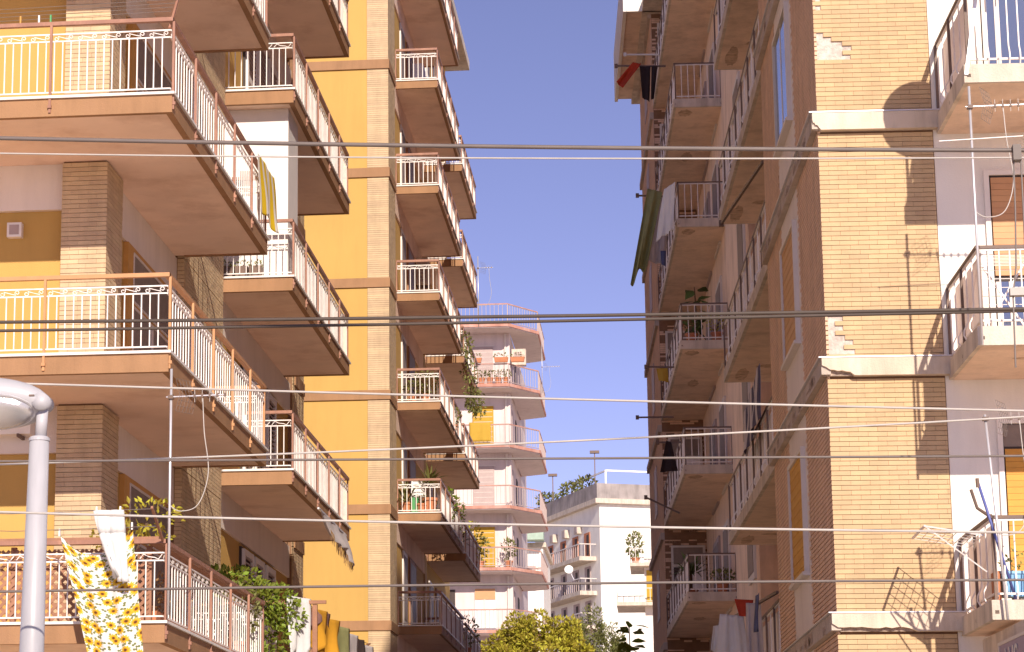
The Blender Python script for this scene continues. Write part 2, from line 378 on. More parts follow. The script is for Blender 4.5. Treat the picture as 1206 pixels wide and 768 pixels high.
# railings --------------------------------------------------------------
def scroll_mesh(m, wd, h, r):
    q = MB(); pts = []
    def spiral(cx, cz, R0, a0, a1, n):
        for i in range(n+1):
            t = i/n; a = a0 + (a1-a0)*t; rr = R0*(0.35 + 0.65*t); pts.append((cx+rr*math.cos(a), 0, cz+rr*math.sin(a)))
    R0 = h*0.36
    spiral(-wd/2+R0*1.1, h*0.42, R0, rad(-360), rad(60), 10)
    pts.append((-wd*0.02, 0, h*0.5))
    n0 = len(pts); tmp = []
    for i in range(11):
        t = 1 - i/10; a = rad(240) + (rad(-180)-rad(240))*(1-t); rr = R0*(0.35+0.65*t); tmp.append((wd/2-R0*1.1+rr*math.cos(a), 0, h*0.58+rr*math.sin(a)))
    pts += tmp
    q.tube(pts, r, 4); return q.mesh('scroll', m)
BALMESH = {}
def bal_mesh(m, h, wd, style):
    k = (m, round(h,3), wd, style)
    if k not in BALMESH:
        q = MB()
        if style == 'bent':
            q.tube([(0,0,h),(0,0,0.16),(0,-0.05,0.06),(0,-0.055,0.0),(0,-0.02,-0.06)], wd*0.6, 4)
        else: q.box(-wd/2,wd/2,-wd/2,wd/2,0,h)
        BALMESH[k] = q.mesh('baluster', m)
    return BALMESH[k]
class Cfg:
    def __init__(s, **k): s.sp0 = 0; s.__dict__.update(k)
def railing(bal, path, z, cfg, budget):
    """path: outer edge polyline, outward on the right hand; z = floor level. budget: dict counter of single balusters left"""
    nseg = len(path)-1
    hr = MB(); wr = MB(); rest = MB(); scr = MB()
    for i in range(nseg):
        p = Vector((*path[i],0)); q = Vector((*path[i+1],0)); d = (q-p); L = d.length; d.normalize(); out = Vector((d.y,-d.x,0))
        ins = -cfg.inset
        e0 = 0 if i == 0 else cfg.inset; e1 = 0 if i == nseg-1 else cfg.inset
        a = p + out*ins + d*e0; b = q + out*ins - d*e1; Ls = (b-a).length
        H = cfg.h
        ext = cfg.hw/2 - 0.002*i
        hr.bar(a + Vector((0,0,z+H-0.001*i)) - d*(ext if i else 0), b + Vector((0,0,z+H-0.001*i)) + d*(ext if i < nseg-1 else 0), cfg.hw, cfg.hh)
        zt = z+H-cfg.top; zs = zt-cfg.band; zbm = z+cfg.bot
        for zz in ([zt, zs, zbm] if cfg.band else [zt, zbm]):
            wr.bar(a+Vector((0,0,zz))+d*0.004, b+Vector((0,0,zz))-d*0.004, cfg.rw, cfg.rw)
        n = max(1, round(Ls/cfg.post)); 
        for k in range(n+1):
            if k == n and i < nseg-1: continue
            c = a + d*(Ls*k/n) + out*cfg.pout + d*(0.003 if k == 0 else 0)
            po = MB(); po.bar(c+Vector((0,0,z-cfg.pdrop)), c+Vector((0,0,z+H-cfg.hh/2)), cfg.pw, cfg.pw)
            if cfg.pdrop > 0.05: po.bar(c+Vector((0,0,z-0.13))-out*0.06, c+Vector((0,0,z-0.13))+out*0.03, cfg.pw*1.5, cfg.pw*1.3)
            po.build('post', cfg.mp, bal)
        nb = max(1, round(Ls/(cfg.sp0 if i == 0 and cfg.sp0 else cfg.sp if Ls < 4.5 else cfg.spl))); h = (zs if cfg.band else zt) - zbm
        bm = bal_mesh(cfg.m, h, cfg.bw, cfg.style); rz = math.atan2(d.y, d.x)
        for k in range(1, nb):
            c = a + d*(Ls*k/nb)
            if budget['n'] > 0:
                inst(bm, 'baluster', bal, (c.x,c.y,zbm), rz); budget['n'] -= 1
            elif cfg.style == 'bent':
                rest.tube([c+Vector((0,0,zbm+h)),c+Vector((0,0,zbm+0.16)),c+out*0.05+Vector((0,0,zbm+0.06)),c+out*0.055+Vector((0,0,zbm)),c+out*0.02+Vector((0,0,zbm-0.06))], cfg.bw*0.6, 4)
            else: rest.bar(c+Vector((0,0,zbm)), c+Vector((0,0,zbm+h)), cfg.bw, cfg.bw)
        if cfg.band:
            ns = max(1, round(Ls/cfg.sw)); 
            for k in range(ns):
                c = a + d*(Ls*(k+0.5)/ns)
                if budget['s'] > 0:
                    inst(SCROLL, 'scroll', bal, (c.x,c.y,zs), rz); budget['s'] -= 1
                else:
                    wv = Ls/ns
                    scr.tube([c-d*wv*0.45+Vector((0,0,zs+0.02)), c-d*wv*0.3+Vector((0,0,zs+cfg.band*0.85)), c-d*wv*0.1+Vector((0,0,zs+cfg.band*0.5)), c+d*wv*0.15+Vector((0,0,zs+cfg.band*0.4)), c+d*wv*0.3+Vector((0,0,zs+0.015)), c+d*wv*0.45+Vector((0,0,zs+cfg.band*0.8))], cfg.rw*0.35, 3)
    hr.build('handrail', cfg.mh, bal); wr.build('rail', cfg.m, bal)
    if rest.v: stuff(rest.build('balusters', cfg.m, bal))
    if scr.v: stuff(scr.build('scrolls', cfg.m, bal))
SCROLL = scroll_mesh('white_iron', 0.24, 0.085, 0.0055)
def seg_strip(mb, path, t_in, t_out, z0, z1):
    n = len(path)-1
    for i in range(n):
        p = Vector((*path[i],0)); q = Vector((*path[i+1],0)); d = (q-p).normalized(); out = Vector((d.y,-d.x,0))
        e0 = 0.0 if i == 0 else -t_in; e1 = 0.0 if i == n-1 else t_out
        a = p + d*(-e0) ; b = q + d*e1
        if i: a = p + d*t_in
        c = (out*t_out - out*t_in)/2
        mb.bar(a+c+Vector((0,0,(z0+z1)/2)), b+c+Vector((0,0,(z0+z1)/2)), t_in+t_out, z1-z0)

# ------------------------------------------------------------------ ground
struct('ground', MB().box(-900,900,-300,2500,-0.5,0.0), 'ground')
struct('road', MB().box(-3.6,0.4,-20,120,0.002,0.006), 'asphalt')
struct('pavement', MB().box(-5.0,-3.6,20,120,0.001,0.12), 'paving')
struct('pavement', MB().box(0.4,1.2,24,34,0.001,0.12), 'paving')
struct('square', MB().box(-40,40,-40,20,0.003,0.005), 'paving')

# ------------------------------------------------------------------ left corner building
lb = thing('apartment_building', 'yellow and brick apartment building with wraparound balconies of scrolled white railing', 'building', (-9, 32, 0))
lbud = {'n': 300, 's': 90}
XW = -6.75
# back volume and per-storey walls
core = MB().box(-16, -7.2, 29.75, 48.0, 0, 22.5); core.build('core_wall', 'cream_paint', lb)
B1 = [3.92 + 3*k for k in range(5)]
B2 = [4.16 + 3*k for k in range(6)]
def wall_storey(zb, zt, y0, y1, x, lint=0.57):
    MB().box(x-0.45, x, y0, y1, zb, zt-lint).build('wall', 'yellow_paint', lb)
    MB().box(x-0.45, x+0.04, y0, y1, zt-lint, zt).build('lintel', 'cream_paint', lb)
cnt = 300
for k in range(-1, 5):
    zf = 0 if k < 0 else B1[k] + 0.22
    zt = B1[k+1] if k < 4 else 18.9
    # front wall: yellow panel with pale lintel
    MB().box(-16, -7.13, 29.5, 29.8, zf, zt-0.57).build('wall', 'yellow_paint', lb)
    MB().box(-16, -7.132, 29.42, 29.8, zt-0.569, zt-0.001).build('lintel', 'cream_paint', lb)
    # corner pillar
    pm = MB().box(-7.12, -6.60, 29.33, 30.2, zf, zt); pm.build('pillar', 'mortar_dark', lb)
    pr = lambda t: -t[3]
    vis = k in (0, 1, 2)
    used = brick_face(lb, 'brick_left', 'x', 29.30, -1, -7.13, -6.571, zf, zt-0.001, nobj=(cnt if vis else 0), seed=11+k)
    if vis: cnt = max(0, cnt-used)
    brick_face(lb, 'brick_left', 'y', -6.57, 1, 29.302, 30.21, zf, zt-0.001, seed=31+k)
    # street wall of first block
    wall_storey(zf, zt, 30.2, 34.5, XW)
    # brick panel between the blocks
    zp = max(0, zf-0.22)
    MB().box(-7.2, -6.63, 34.5, 37.7, zp, zt).build('pier', 'mortar_dark', lb)
    brick_face(lb, 'brick_left', 'y', -6.60, 1, 34.5, 37.7, zp, zt-0.001, seed=51+k)
    brick_face(lb, 'brick_left', 'x', 34.495, -1, -6.70, -6.601, zp, zt-0.001, seed=61+k, th=0.02)
for k in range(-1, 6):
    zf = 0 if k < 0 else B2[k] + 0.22
    zt = B2[k+1] if k < 5 else 22.3
    wall_storey(zf, zt, 37.72, 45.6, XW-0.01)
    MB().box(-7.3, -6.68, 45.6, 46.9, max(0,zf-0.22), zt).build('pier', 'mortar_dark', lb)
    brick_face(lb, 'brick_left', 'y', -6.65, 1, 45.6, 46.9, max(0,zf-0.22), zt-0.001, seed=91+k)
    MB().box(-6.645, -6.62, 45.62, 46.85, zt-0.02, zt+0.21).build('band', 'fascia', lb)
# doors and windows on the street wall
for k in range(0, 5):
    zf = B1[k] + 0.22
    d = MB().box(XW+0.003, XW+0.07, 31.1, 34.1, zf+0.02, zf+2.2).build('window', 'wood_orange', lb)
    for (ya, yb, za, zb) in ((31.45,33.9,1.5,2.1),(31.45,32.6,0.15,1.4),(32.72,33.9,0.15,1.4)):
        MB().box(XW+0.071, XW+0.075, ya, yb, zf+za, zf+zb).build('pane', 'mesh_pane', d)
        fr = MB()
        fr.box(XW+0.0705, XW+0.085, ya-0.03, yb+0.03, zf+za-0.03, zf+za); fr.box(XW+0.0705, XW+0.085, ya-0.03, yb+0.03, zf+zb, zf+zb+0.03)
        fr.box(XW+0.0705, XW+0.084, ya-0.03, ya, zf+za, zf+zb); fr.box(XW+0.0705, XW+0.084, yb, yb+0.03, zf+za, zf+zb)
        fr.build('frame', 'frame_pale', d)
for k in range(0, 6):
    zf = B2[k] + 0.22
    d = MB().box(XW-0.008, XW+0.03, 40.3, 43.9, zf+0.02, zf+2.15).build('window', 'dark_inside', lb)
    for ya in (40.35, 41.5, 42.75):
        sh = MB(); 
        sh.box(XW+0.03, XW+0.075, ya, ya+0.1, zf+0.05, zf+2.12); sh.box(XW+0.03, XW+0.075, ya+0.85, ya+0.95, zf+0.05, zf+2.12)
        for zz in (0.05, 1.0, 2.02): sh.box(XW+0.031, XW+0.074, ya+0.1, ya+0.85, zf+zz, zf+zz+0.1)
        s_ = sh.build('shutter', 'shutter_white', d)
        lo = MB()
        for j in range(24): 
            zz = zf+0.2+j*0.078
            if zz < zf+2.0: lo.bar((XW+0.052, ya+0.1, zz), (XW+0.052, ya+0.85, zz), 0.03, 0.02)
        # slats joined: a few pixels each
        o = stuff(lo.build('slats', 'shutter_grey', d))
# ---- balconies of the first block
SCR = Cfg(h=0.87, hw=0.06, hh=0.045, top=0.125, band=0.085, bot=0.05, rw=0.016, bw=0.013, sp=0.098, spl=0.165, post=1.42, pw=0.028, pout=0.035, pdrop=0.2, inset=0.03, sw=0.27, m='white_iron', mh='brown_iron', mp='brown_iron', style='bar')
def left_balcony(root, outline, path, zb, cfg, budget, cap='marble'):
    s = MB().prism(outline, zb, zb+0.2).build('balcony', 'soffit', root)
    f = MB(); seg_strip(f, path, 0.08, 0.0, zb-0.014, zb+0.195); f.build('fascia', 'fascia', s)
    c = MB(); seg_strip(c, path, 0.14, 0.03, zb+0.196, zb+0.226); c.build('cap', cap, s)
    railing(s, path, zb+0.226, cfg, budget)
    return s
order = [1, 2, 0, 3, 4]
BAL1 = {}
for k in order:
    cfg = Cfg(**SCR.__dict__); 
    if k == 1: cfg.mh = 'orange_iron'; cfg.mp = 'orange_iron'
    zb = B1[k]
    path = [(-9.6,27.35),(-5.4,27.35),(-5.4,34.4),(-6.57,34.4)]
    out = [(-9.6,27.41),(-5.46,27.41),(-5.46,34.34),(-6.85,34.34),(-6.85,29.6),(-9.6,29.6)]
    BAL1[k] = left_balcony(lb, out, path, zb, cfg, lbud)
BAL2 = {}
for k in (2, 1, 3, 0, 4, 5):
    zb = B2[k]; path = [(-6.76,37.75),(-5.53,37.75),(-5.53,44.85),(-6.76,44.85)]
    out = [(-6.95,37.81),(-5.59,37.81),(-5.59,44.79),(-6.95,44.79)]
    cfg = Cfg(**SCR.__dict__)
    BAL2[k] = left_balcony(lb, out, path, zb, cfg, lbud)
    if k in (1, 2, 3, 4):
        MB().box(-5.63, -5.622, 38.6, 44.7, zb+0.27, zb+0.98).build('screen', 'screen_white', BAL2[k])
# lattice and board rail on the lowest corner balcony
z0 = B1[0]+0.23
lat = MB(); 
hb = MB(); seg_strip(hb, [(-9.6,27.45),(-5.5,27.45),(-5.5,34.3)], 0.14, 0.0, z0+0.86, z0+0.93); hb.build('top_board', 'wood_brown', BAL1[0])
SL = {}
def slat(p, q):
    L = round((Vector(q)-Vector(p)).length, 2)
    m_ = MB().bar(p, q, 0.008, 0.035); return m_.build('slat', 'wood_brown', BAL1[0])
for fam in (0, 1):
    x = -8.6
    yy = 27.50 + 0.01*fam
    while x < -5.0:
        a = Vector((x, yy, z0+0.02)); s_ = 1 if fam == 0 else -1
        b = a + Vector((s_*0.78, 0, 0.78))
        t0, t1 = 0.0, 1.0
        for (xa, xb) in ((-8.6, -5.62),):
            for lim in (xa, xb):
                pass
            ta = (xa-a.x)/(b.x-a.x); tb = (xb-a.x)/(b.x-a.x)
            lo, hi = min(ta,tb), max(ta,tb); t0 = max(t0, lo); t1 = min(t1, hi)
        if t1 - t0 > 0.08: slat(a+(b-a)*t0, a+(b-a)*t1)
        x += 0.105
for x in (-8.6, -7.15, -5.62): MB().box(x-0.03, x+0.03, 27.52, 27.57, z0, z0+0.84).build('lattice_post', 'wood_brown', BAL1[0])
# glazed veranda box on the second block
vb = MB().box(-6.74, -5.66, 38.1, 39.15, B2[2]+0.21, B2[3]-0.001).build('veranda_box', 'shutter_white', lb)
MB().box(-6.42, -6.22, 38.085, 38.099, B2[2]+1.6, B2[2]+2.0).build('window', 'mesh_pane', vb)
# vent and pipes
v = MB().box(-7.83, -7.65, 29.40, 29.5, 9.02, 9.2).build('vent_box', 'marble', lb); MB().box(-7.80,-7.68,29.393,29.399,9.05,9.17).build('grille','shutter_grey',v)

# ------------------------------------------------------------------ yellow tower
tw = thing('apartment_building', 'tall yellow apartment block with brick corner pillar and brown floor bands', 'building', (-10, 70, 0))
tbud = {'n': 260, 's': 0}
ZT0 = 7.33
MB().box(-18, -7.535, 65.0, 84, 0, 28.3).build('wall', 'yellow_far', tw)
MB().box(-7.6, -7.02, 66.7, 84.0, 0, 28.3).build('street_wall', 'yellow_far', tw)
MB().box(-7.54, -6.985, 65.02, 66.66, 0, 28.3).build('pillar', 'mortar_dark', tw)
def courses(axis, pos, out, u0, u1, z0, z1):
    q = MB(); z = z0
    while z < z1:
        if axis == 'x': q.box(u0,u1,min(pos,pos-out*0.03),max(pos,pos-out*0.03),z+0.003,z+BH-0.003)
        else: q.box(min(pos,pos-out*0.03),max(pos,pos-out*0.03),u0,u1,z+0.003,z+BH-0.003)
        z += BH
    return q
stuff(courses('x', 64.99, -1, -7.53, -6.961, 2, 28.2).build('bricks', 'brick_left', tw))
brick_face(tw, 'brick_left', 'y', -6.96, 1, 64.992, 66.68, 2.0, 28.2, seed=5)
for k in range(-1, 7):
    zz = ZT0 + 3*k
    bm = MB().box(-18, -6.93, 64.95, 65.03, zz, zz+0.25); bm.box(-7.3, -6.93, 65.03, 66.68, zz+0.001, zz+0.249); bm.build('band', 'fascia', tw)
MB().box(-18.3,-6.2,64.4,84.3,28.3,28.6).build('roof','concrete',tw)
TB = [7.42 + 3*k for k in range(-1, 7)]
TS = Cfg(**SCR.__dict__); TS.sp = 0.125; TS.spl = 0.2; TS.bw = 0.018; TS.rw = 0.022; TS.sw = 0.3; TS.hw = 0.07; TS.hh = 0.06; TS.mh = 'brown_iron'
TBAL = {}; TBAL2 = {}
for k in (3, 4, 2, 5, 1, 6, 0, 7):
    zb = TB[k]
    path = [(-6.98,67.1),(-5.83,67.1),(-5.83,74.7),(-6.98,74.7)]; out = [(-7.03,67.16),(-5.89,67.16),(-5.89,74.64),(-7.03,74.64)]
    TBAL[k] = left_balcony(tw, out, path, zb, TS, tbud)
    MB().box(-5.93,-5.925,67.4,74.5,zb+0.28,zb+0.92).build('screen','screen_white',TBAL[k])
for k in (6, 5, 4, 3, 2, 1, 0):
    zb = TB[k] - 0.1
    path = [(-6.98,75.5),(-5.83,75.5),(-5.83,81.6),(-6.98,81.6)]; out = [(-7.03,75.56),(-5.89,75.56),(-5.89,81.54),(-7.03,81.54)]
    TBAL2[k] = left_balcony(tw, out, path, zb, TS, tbud)
    MB().box(-5.93,-5.925,75.8,81.4,zb+0.28,zb+0.92).build('screen','screen_white',TBAL2[k])
for k in range(0, 8):
    zf = TB[k]+0.22
    MB().box(-7.02, -6.985, 66.9, 75.2, zf+2.2, zf+2.78).build('lintel', 'soffit', tw)
    for (ya, yb, mm) in ((68.6,69.7,'shutter_white'),(70.4,72.2,'wood_brown'),(76.4,77.6,'shutter_white'),(78.6,80.2,'wood_brown')):
        d = MB().box(-7.021, -6.98, ya, yb, zf+0.02, zf+2.18).build('door', mm, tw)
        MB().box(-6.979, -6.97, ya+0.12, yb-0.12, zf+0.3, zf+2.05).build('pane', 'mesh_pane', d)
    MB().box(-7.021,-6.975,74.8,75.4,zf,zf+2.78).build('pier','brick_left',tw)
def ac_unit(parent_label, p0, R=False, face='-y', label='', n=0):
    """split unit with fan grille on brackets; p0 = lower back-left corner of its wall side"""
    x, y, z = p0
    t = thing('air_conditioner', label, 'air conditioner', (x+0.4, y, z), R, )
    b = MB().box(x, x+0.8, y-0.32, y-0.04, z, z+0.55).build('casing', 'plastic_white', t)
    q = MB().lathe((0,0,0), [(0.2,0),(0.2,0.012)], 16); 
    q.v = [(x+0.3+vx, y-0.3215-vz, z+0.275+vy) for vx,vy,vz in q.v]; g = q.build('fan_grille', 'shutter_grey', b)
    for j in range(5): MB().box(x+0.58, x+0.76, y-0.325, y-0.3205, z+0.1+j*0.08, z+0.13+j*0.08).build('louvre', 'shutter_grey', b)
    for xx in (x+0.12, x+0.66): MB().box(xx-0.015, xx+0.015, y-0.36, y, z-0.04, z-0.001).build('bracket', 'dark_iron', t)
    return t
ac_unit(None, (-8.22, 29.5, 6.55), label='white air conditioner on brackets on the yellow wall behind the street lamp')
t = thing('air_conditioner', 'tan air conditioner on the street wall of the yellow tower', 'air conditioner', (-6.9, 73.2, 16.6))
b = MB().box(-6.985,-6.65,72.75,73.6,18.15,18.95).build('casing','concrete',t)
for j in range(6): MB().box(-6.95,-6.68,72.735,72.749,18.22+j*0.11,18.29+j*0.11).build('louvre','shutter_grey',b)
MB().box(-6.985,-6.6,72.9,72.96,18.05,18.149).build('bracket','dark_iron',t)
t = thing('air_conditioner', 'air conditioner high under the top slab of the yellow tower', 'air conditioner', (-6.9, 72.2, 24.0))
b = MB().box(-6.985,-6.65,71.75,72.6,24.0,24.6).build('casing','plastic_white',t)
MB().box(-6.6501,-6.645,71.9,72.3,24.1,24.5).build('fan_grille','shutter_grey',b)
MB().box(-6.985,-6.6,72.1,72.16,23.9,23.999).build('bracket','dark_iron',t)

# ------------------------------------------------------------------ pink-white building with rounded balconies
pk = thing('apartment_building', 'pale pinkish building with wraparound balconies edged in salmon', 'building', (-11, 128, 0))
MB().box(-16, -7.28, 124, 138, 0, 27.2).build('wall', 'pale_pink', pk)
PKZ = [12.13-3.0+3*k for k in range(7)]       # slab bottoms, the last is the roof terrace
PS = Cfg(h=0.98, hw=0.05, hh=0.04, top=0.03, band=0, bot=0.08, rw=0.03, bw=0.02, sp=0.2, spl=0.2, post=2.2, pw=0.045, pout=0.0, pdrop=0, inset=0.06, sw=0.3, m='shutter_grey', mh='salmon', mp='shutter_grey', style='bar')
pbud = {'n': 0, 's': 0}
DOORS = ['shutter_grey','cloth_white','yellow_awning','shutter_grey','yellow_awning','shutter_grey','shutter_grey']
for k, zb in enumerate(PKZ):
    path = [(-15,122.4),(-7.25,122.4),(-5.85,124.6),(-5.85,131.5),(-7.25,132.3)]
    s = MB().prism([(-15,122.46),(-7.28,122.46),(-5.91,124.62),(-5.91,131.4),(-7.2,132.1),(-7.27,124.02),(-15,124.02)], zb+0.04, zb+0.22).build('balcony', 'pale_pink', pk)
    f = MB(); seg_strip(f, path, 0.08, 0.0, zb+0.08, zb+0.235); f.build('fascia', 'salmon', s)
    railing(s, path, zb+0.235, PS, pbud)
    if k < 6:
        zf = zb+0.235
        d = MB().box(-9.15,-8.12,123.93,123.999,zf,zf+2.15).build('door', DOORS[k], pk)
        MB().box(-9.22,-8.05,123.95,123.998,zf+2.15,zf+2.22).build('frame','frame_pale',d)
        if k in (0, 1):
            MB().box(-9.13,-8.14,123.9,123.929,zf+1.6,zf+2.13).build('shutter','shutter_orange',d)
            MB().box(-8.7,-8.62,123.9,123.929,zf,zf+1.6).build('mullion','frame_pale',d)
        else:
            for j in range(8): MB().box(-9.1,-8.17,123.92,123.929,zf+0.1+j*0.25,zf+0.12+j*0.25).build('slat','frame_pale',d)
        MB().box(-7.279,-7.25,125,126,zf,zf+2.1).build('door','shutter_grey',pk)
        MB().box(-7.279,-7.25,128,129.2,zf+0.8,zf+2.1).build('window','dark_inside',pk)
        wd_ = MB().box(-10.9,-10.1,123.95,123.999,zf+0.8,zf+2.1).build('window','dark_inside',pk); MB().box(-10.95,-10.05,123.93,123.999,zf+0.74,zf+0.799).build('sill','frame_pale',wd_)
        MB().tube([(-7.5,123.93,zf-0.1),(-7.5,123.93,zf+2.75)],0.05,6).build('downpipe','frame_pale',pk)
# yellow sheet hanging on second floor from top
# ------------------------------------------------------------------ far white building
FC = Vector((-5.2, 214, 0)); FA = Vector((-0.366, 0.93, 0)); FB = Vector((0.93, 0.366, 0))   # left face runs along FA, right face along FB
def FP(u, v, z): return FC + FA*u + FB*v + Vector((0,0,z))
fb = thing('apartment_building', 'distant white building with dark roof parapet and balconies on its shaded face', 'building', FC)
def fbox(u0,u1,v0,v1,z0,z1):
    q = MB(); o = 0
    P = [FP(u,v,z) for z in (z0,z1) for (u,v) in ((u0,v0),(u0,v1),(u1,v1),(u1,v0))]
    q.v = [tuple(p) for p in P]; q.f = [(3,2,1,0),(4,5,6,7),(0,1,5,4),(1,2,6,5),(2,3,7,6),(3,0,4,7)]
    return q
fbox(0,17,0,22,0,31.0).build('wall','white_paint',fb)
fbox(-0.5,17.5,-0.5,22.5,30.9,31.3).build('cornice','concrete',fb)
fbox(-0.3,17.3,-0.3,22.3,31.3,32.6).build('parapet','roof_grey',fb)
for i, zb in enumerate((20.4, 23.3, 26.2)):
    s = fbox(1.0,14.0,-1.5,-0.01,zb,zb+0.35).build('balcony','concrete',fb)
    r = MB()
    for u in [1.05+0.5*j for j in range(26)]: r.bar(FP(u,-1.45,zb+0.35),FP(u,-1.45,zb+1.35),0.05,0.05)
    stuff(r.build('balusters','shutter_grey',s))
    MB().bar(FP(1.0,-1.45,zb+1.38),FP(14,-1.45,zb+1.38),0.08,0.08).build('handrail','frame_pale',s)
    e = MB()
    for v in (-1.45,-1.0,-0.5): e.bar(FP(1.05,v,zb+0.35),FP(1.05,v,zb+1.35),0.05,0.05)
    e.bar(FP(1.0,-1.45,zb+1.385),FP(1.0,-0.02,zb+1.385),0.07,0.07); e.build('end_rail','frame_pale',s)
    for u in (2.4, 5.4, 8.6, 12.0):
        d = fbox(u,u+1.4,-0.06,-0.001,zb+0.4,zb+2.6).build('window', 'shutter_grey' if i != 2 else 'terracotta', fb)
        fbox(u+0.2,u+0.7,-0.09,-0.061,zb+0.7,zb+2.4).build('pane','dark_inside',d)
for i, u in enumerate((4.4, 7.6, 10.8)):
    t = thing('air_conditioner', ('air conditioner nearest the corner','middle air conditioner','air conditioner farthest from the corner')[i] + ' under the parapet of the distant white building', 'air conditioner', FP(u,-0.3,28.4))
    b_ = fbox(u,u+0.9,-0.45,-0.002,28.9,29.6).build('casing','concrete',t); fbox(u+0.1,u+0.6,-0.47,-0.451,29.0,29.5).build('fan_grille','shutter_grey',b_)
MB().tube([FP(-0.08,9.5,0),FP(-0.08,9.5,30.9)],0.08,6).build('downpipe','frame_pale',fb)
d = MB(); c = FP(2.6,-1.9,25.6); q = MB().lathe((0,0,0),[(0.04,0.08),(0.22,0.04),(0.37,-0.03)],16)
rm = Matrix.Rotation(rad(75),4,'X'); q.v = [tuple(c + rm @ Vector(p)) for p in q.v]
t = thing('satellite_dish', 'white satellite dish on a balcony of the distant white building', 'satellite dish', c)
q.build('dish','plastic_white',t); MB().bar(c, FP(2.6,-1.45,24.7),0.06,0.06).build('mount','grey_metal',t)
t = thing('roof_pergola', 'white pipe pergola on the roof of the distant building', 'pergola', FP(5,2,32.6))
q = MB()
for (u,v) in ((1,1),(1,9),(9,1)): q.bar(FP(u,v,32.5),FP(u,v,33.9),0.14,0.14)
q.bar(FP(1,1,33.9),FP(1,9.1,33.9),0.14,0.14); q.bar(FP(1,1,33.89),FP(9.1,1,33.89),0.14,0.14); q.build('frame','plastic_white',t)
def lamp_mast(p, h, label):
    t = thing('roof_lamp', label, 'lamp', p); p = Vector(p)
    MB().bar(p,p+Vector((0,0,h)),0.09,0.09).build('mast','dark_iron',t); MB().box(p.x-0.4,p.x+0.4,p.y-0.2,p.y+0.2,p.z+h,p.z+h+0.22).build('lamp_head','dark_iron',t)
lamp_mast(FP(2,0.4,32.5), 3.0, 'thin dark roof lamp above the corner of the distant white building')
lamp_mast(FP(13,0.4,32.5), 2.6, 'thin dark roof lamp at the far end of the distant roof parapet')
# low white building between
lw = thing('apartment_building', 'small white building glimpsed between the pink and the distant buildings', 'building', (-9, 165, 0))
MB().box(-14,-7.7,165,175,0,21.4).build('wall','white_paint',lw)
MB().box(-14.2,-7.5,164.8,175.2,21.4,21.7).build('roof','concrete',lw)
MB().box(-9.5,-7.6,163.6,164.9,21.75,23.4).build('roof_hut','green_awning',lw)
d = MB().box(-9.2,-8.2,164.94,164.999,15.6,17.2).build('window','shutter_grey',lw)
d = MB().box(-9.2,-8.2,164.94,164.999,18.6,20.2).build('window','shutter_grey',lw)
# building behind the brick building, right
rb2 = thing('apartment_building', 'pale building with two jutting balconies beyond the brick building', 'building', (2, 186, 0))
MB().box(-1.35,6,183,196,0,24.6).build('wall','cream_paint',rb2)
B3 = Cfg(**PS.__dict__); B3.mh = 'frame_pale'; B3.m = 'frame_pale'; B3.mp = 'frame_pale'; B3.sp = 0.4; B3.spl = 0.4; B3.post = 1.6; B3.bw = 0.04
for (zb, xl) in ((19.2, -3.4), (22.0, -2.4)):
    path = [(-1.34,187.5),(xl,187.5),(xl,181.8),(3.0,181.8)]
    s = MB().prism([(-1.34,187.4),(xl+0.06,187.4),(xl+0.06,181.86),(3.0,181.86),(3.0,182.99),(-1.34,182.99)],zb,zb+0.25).build('balcony','concrete',rb2)
    railing(s, path, zb+0.25, B3, pbud)
MB().box(-1.2,-0.2,182.93,182.999,19.5,21.8).build('door','yellow_awning',rb2)

# ------------------------------------------------------------------ right brick building (frame a, b)
rg = thing('apartment_building', 'brick building with cracked ledges, cream wall and loggia balconies along the street', 'building', (3.43, 29.88, 0), R=True)
A0, Y0 = 3.43, 29.88
LZ = [4.38 + 3*k for k in range(-1, 8)]          # ledge tops
TOP = 25.3
MB().box(3.46, 12, Y0+0.12, 37.0, 0, TOP).build('wall', 'mortar_grey', rg)
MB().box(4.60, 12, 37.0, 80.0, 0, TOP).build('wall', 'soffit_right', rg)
MB().box(3.46, 4.60, 70.1, 78.0, 0, TOP).build('wall', 'mortar_dark', rg)
MB().box(3.2, 12.2, Y0-0.2, 79, TOP, TOP+0.3).build('roof', 'concrete', rg)
MB().box(3.452,3.4605,Y0+0.033,36.99,0,TOP).build('mortar','mortar_dark',rg)
mo = MB().box(3.47, 4.80, Y0+0.032, Y0+0.12, 0, TOP); mo.build('mortar', 'mortar_dark', rg)
rndg = random.Random(3)
def missing(u, z):
    if u < 3.78:
        if 11.07 < z < 11.42 and u < 3.50 + 0.16*(1+math.sin(z*97)): return True
        if 7.46 < z < 7.92 and u < 3.62 + 0.06*math.sin(z*60): return True
        if 11.62 < z < 11.9 and u < 3.5: return True
    return False
MB().box(3.462,3.9,Y0+0.022,Y0+0.031,11.0,12.0).build('exposed_mortar','mortar_grey',rg)
MB().box(3.462,3.9,Y0+0.022,Y0+0.031,7.4,7.95).build('exposed_mortar','mortar_grey',rg)
left = 300
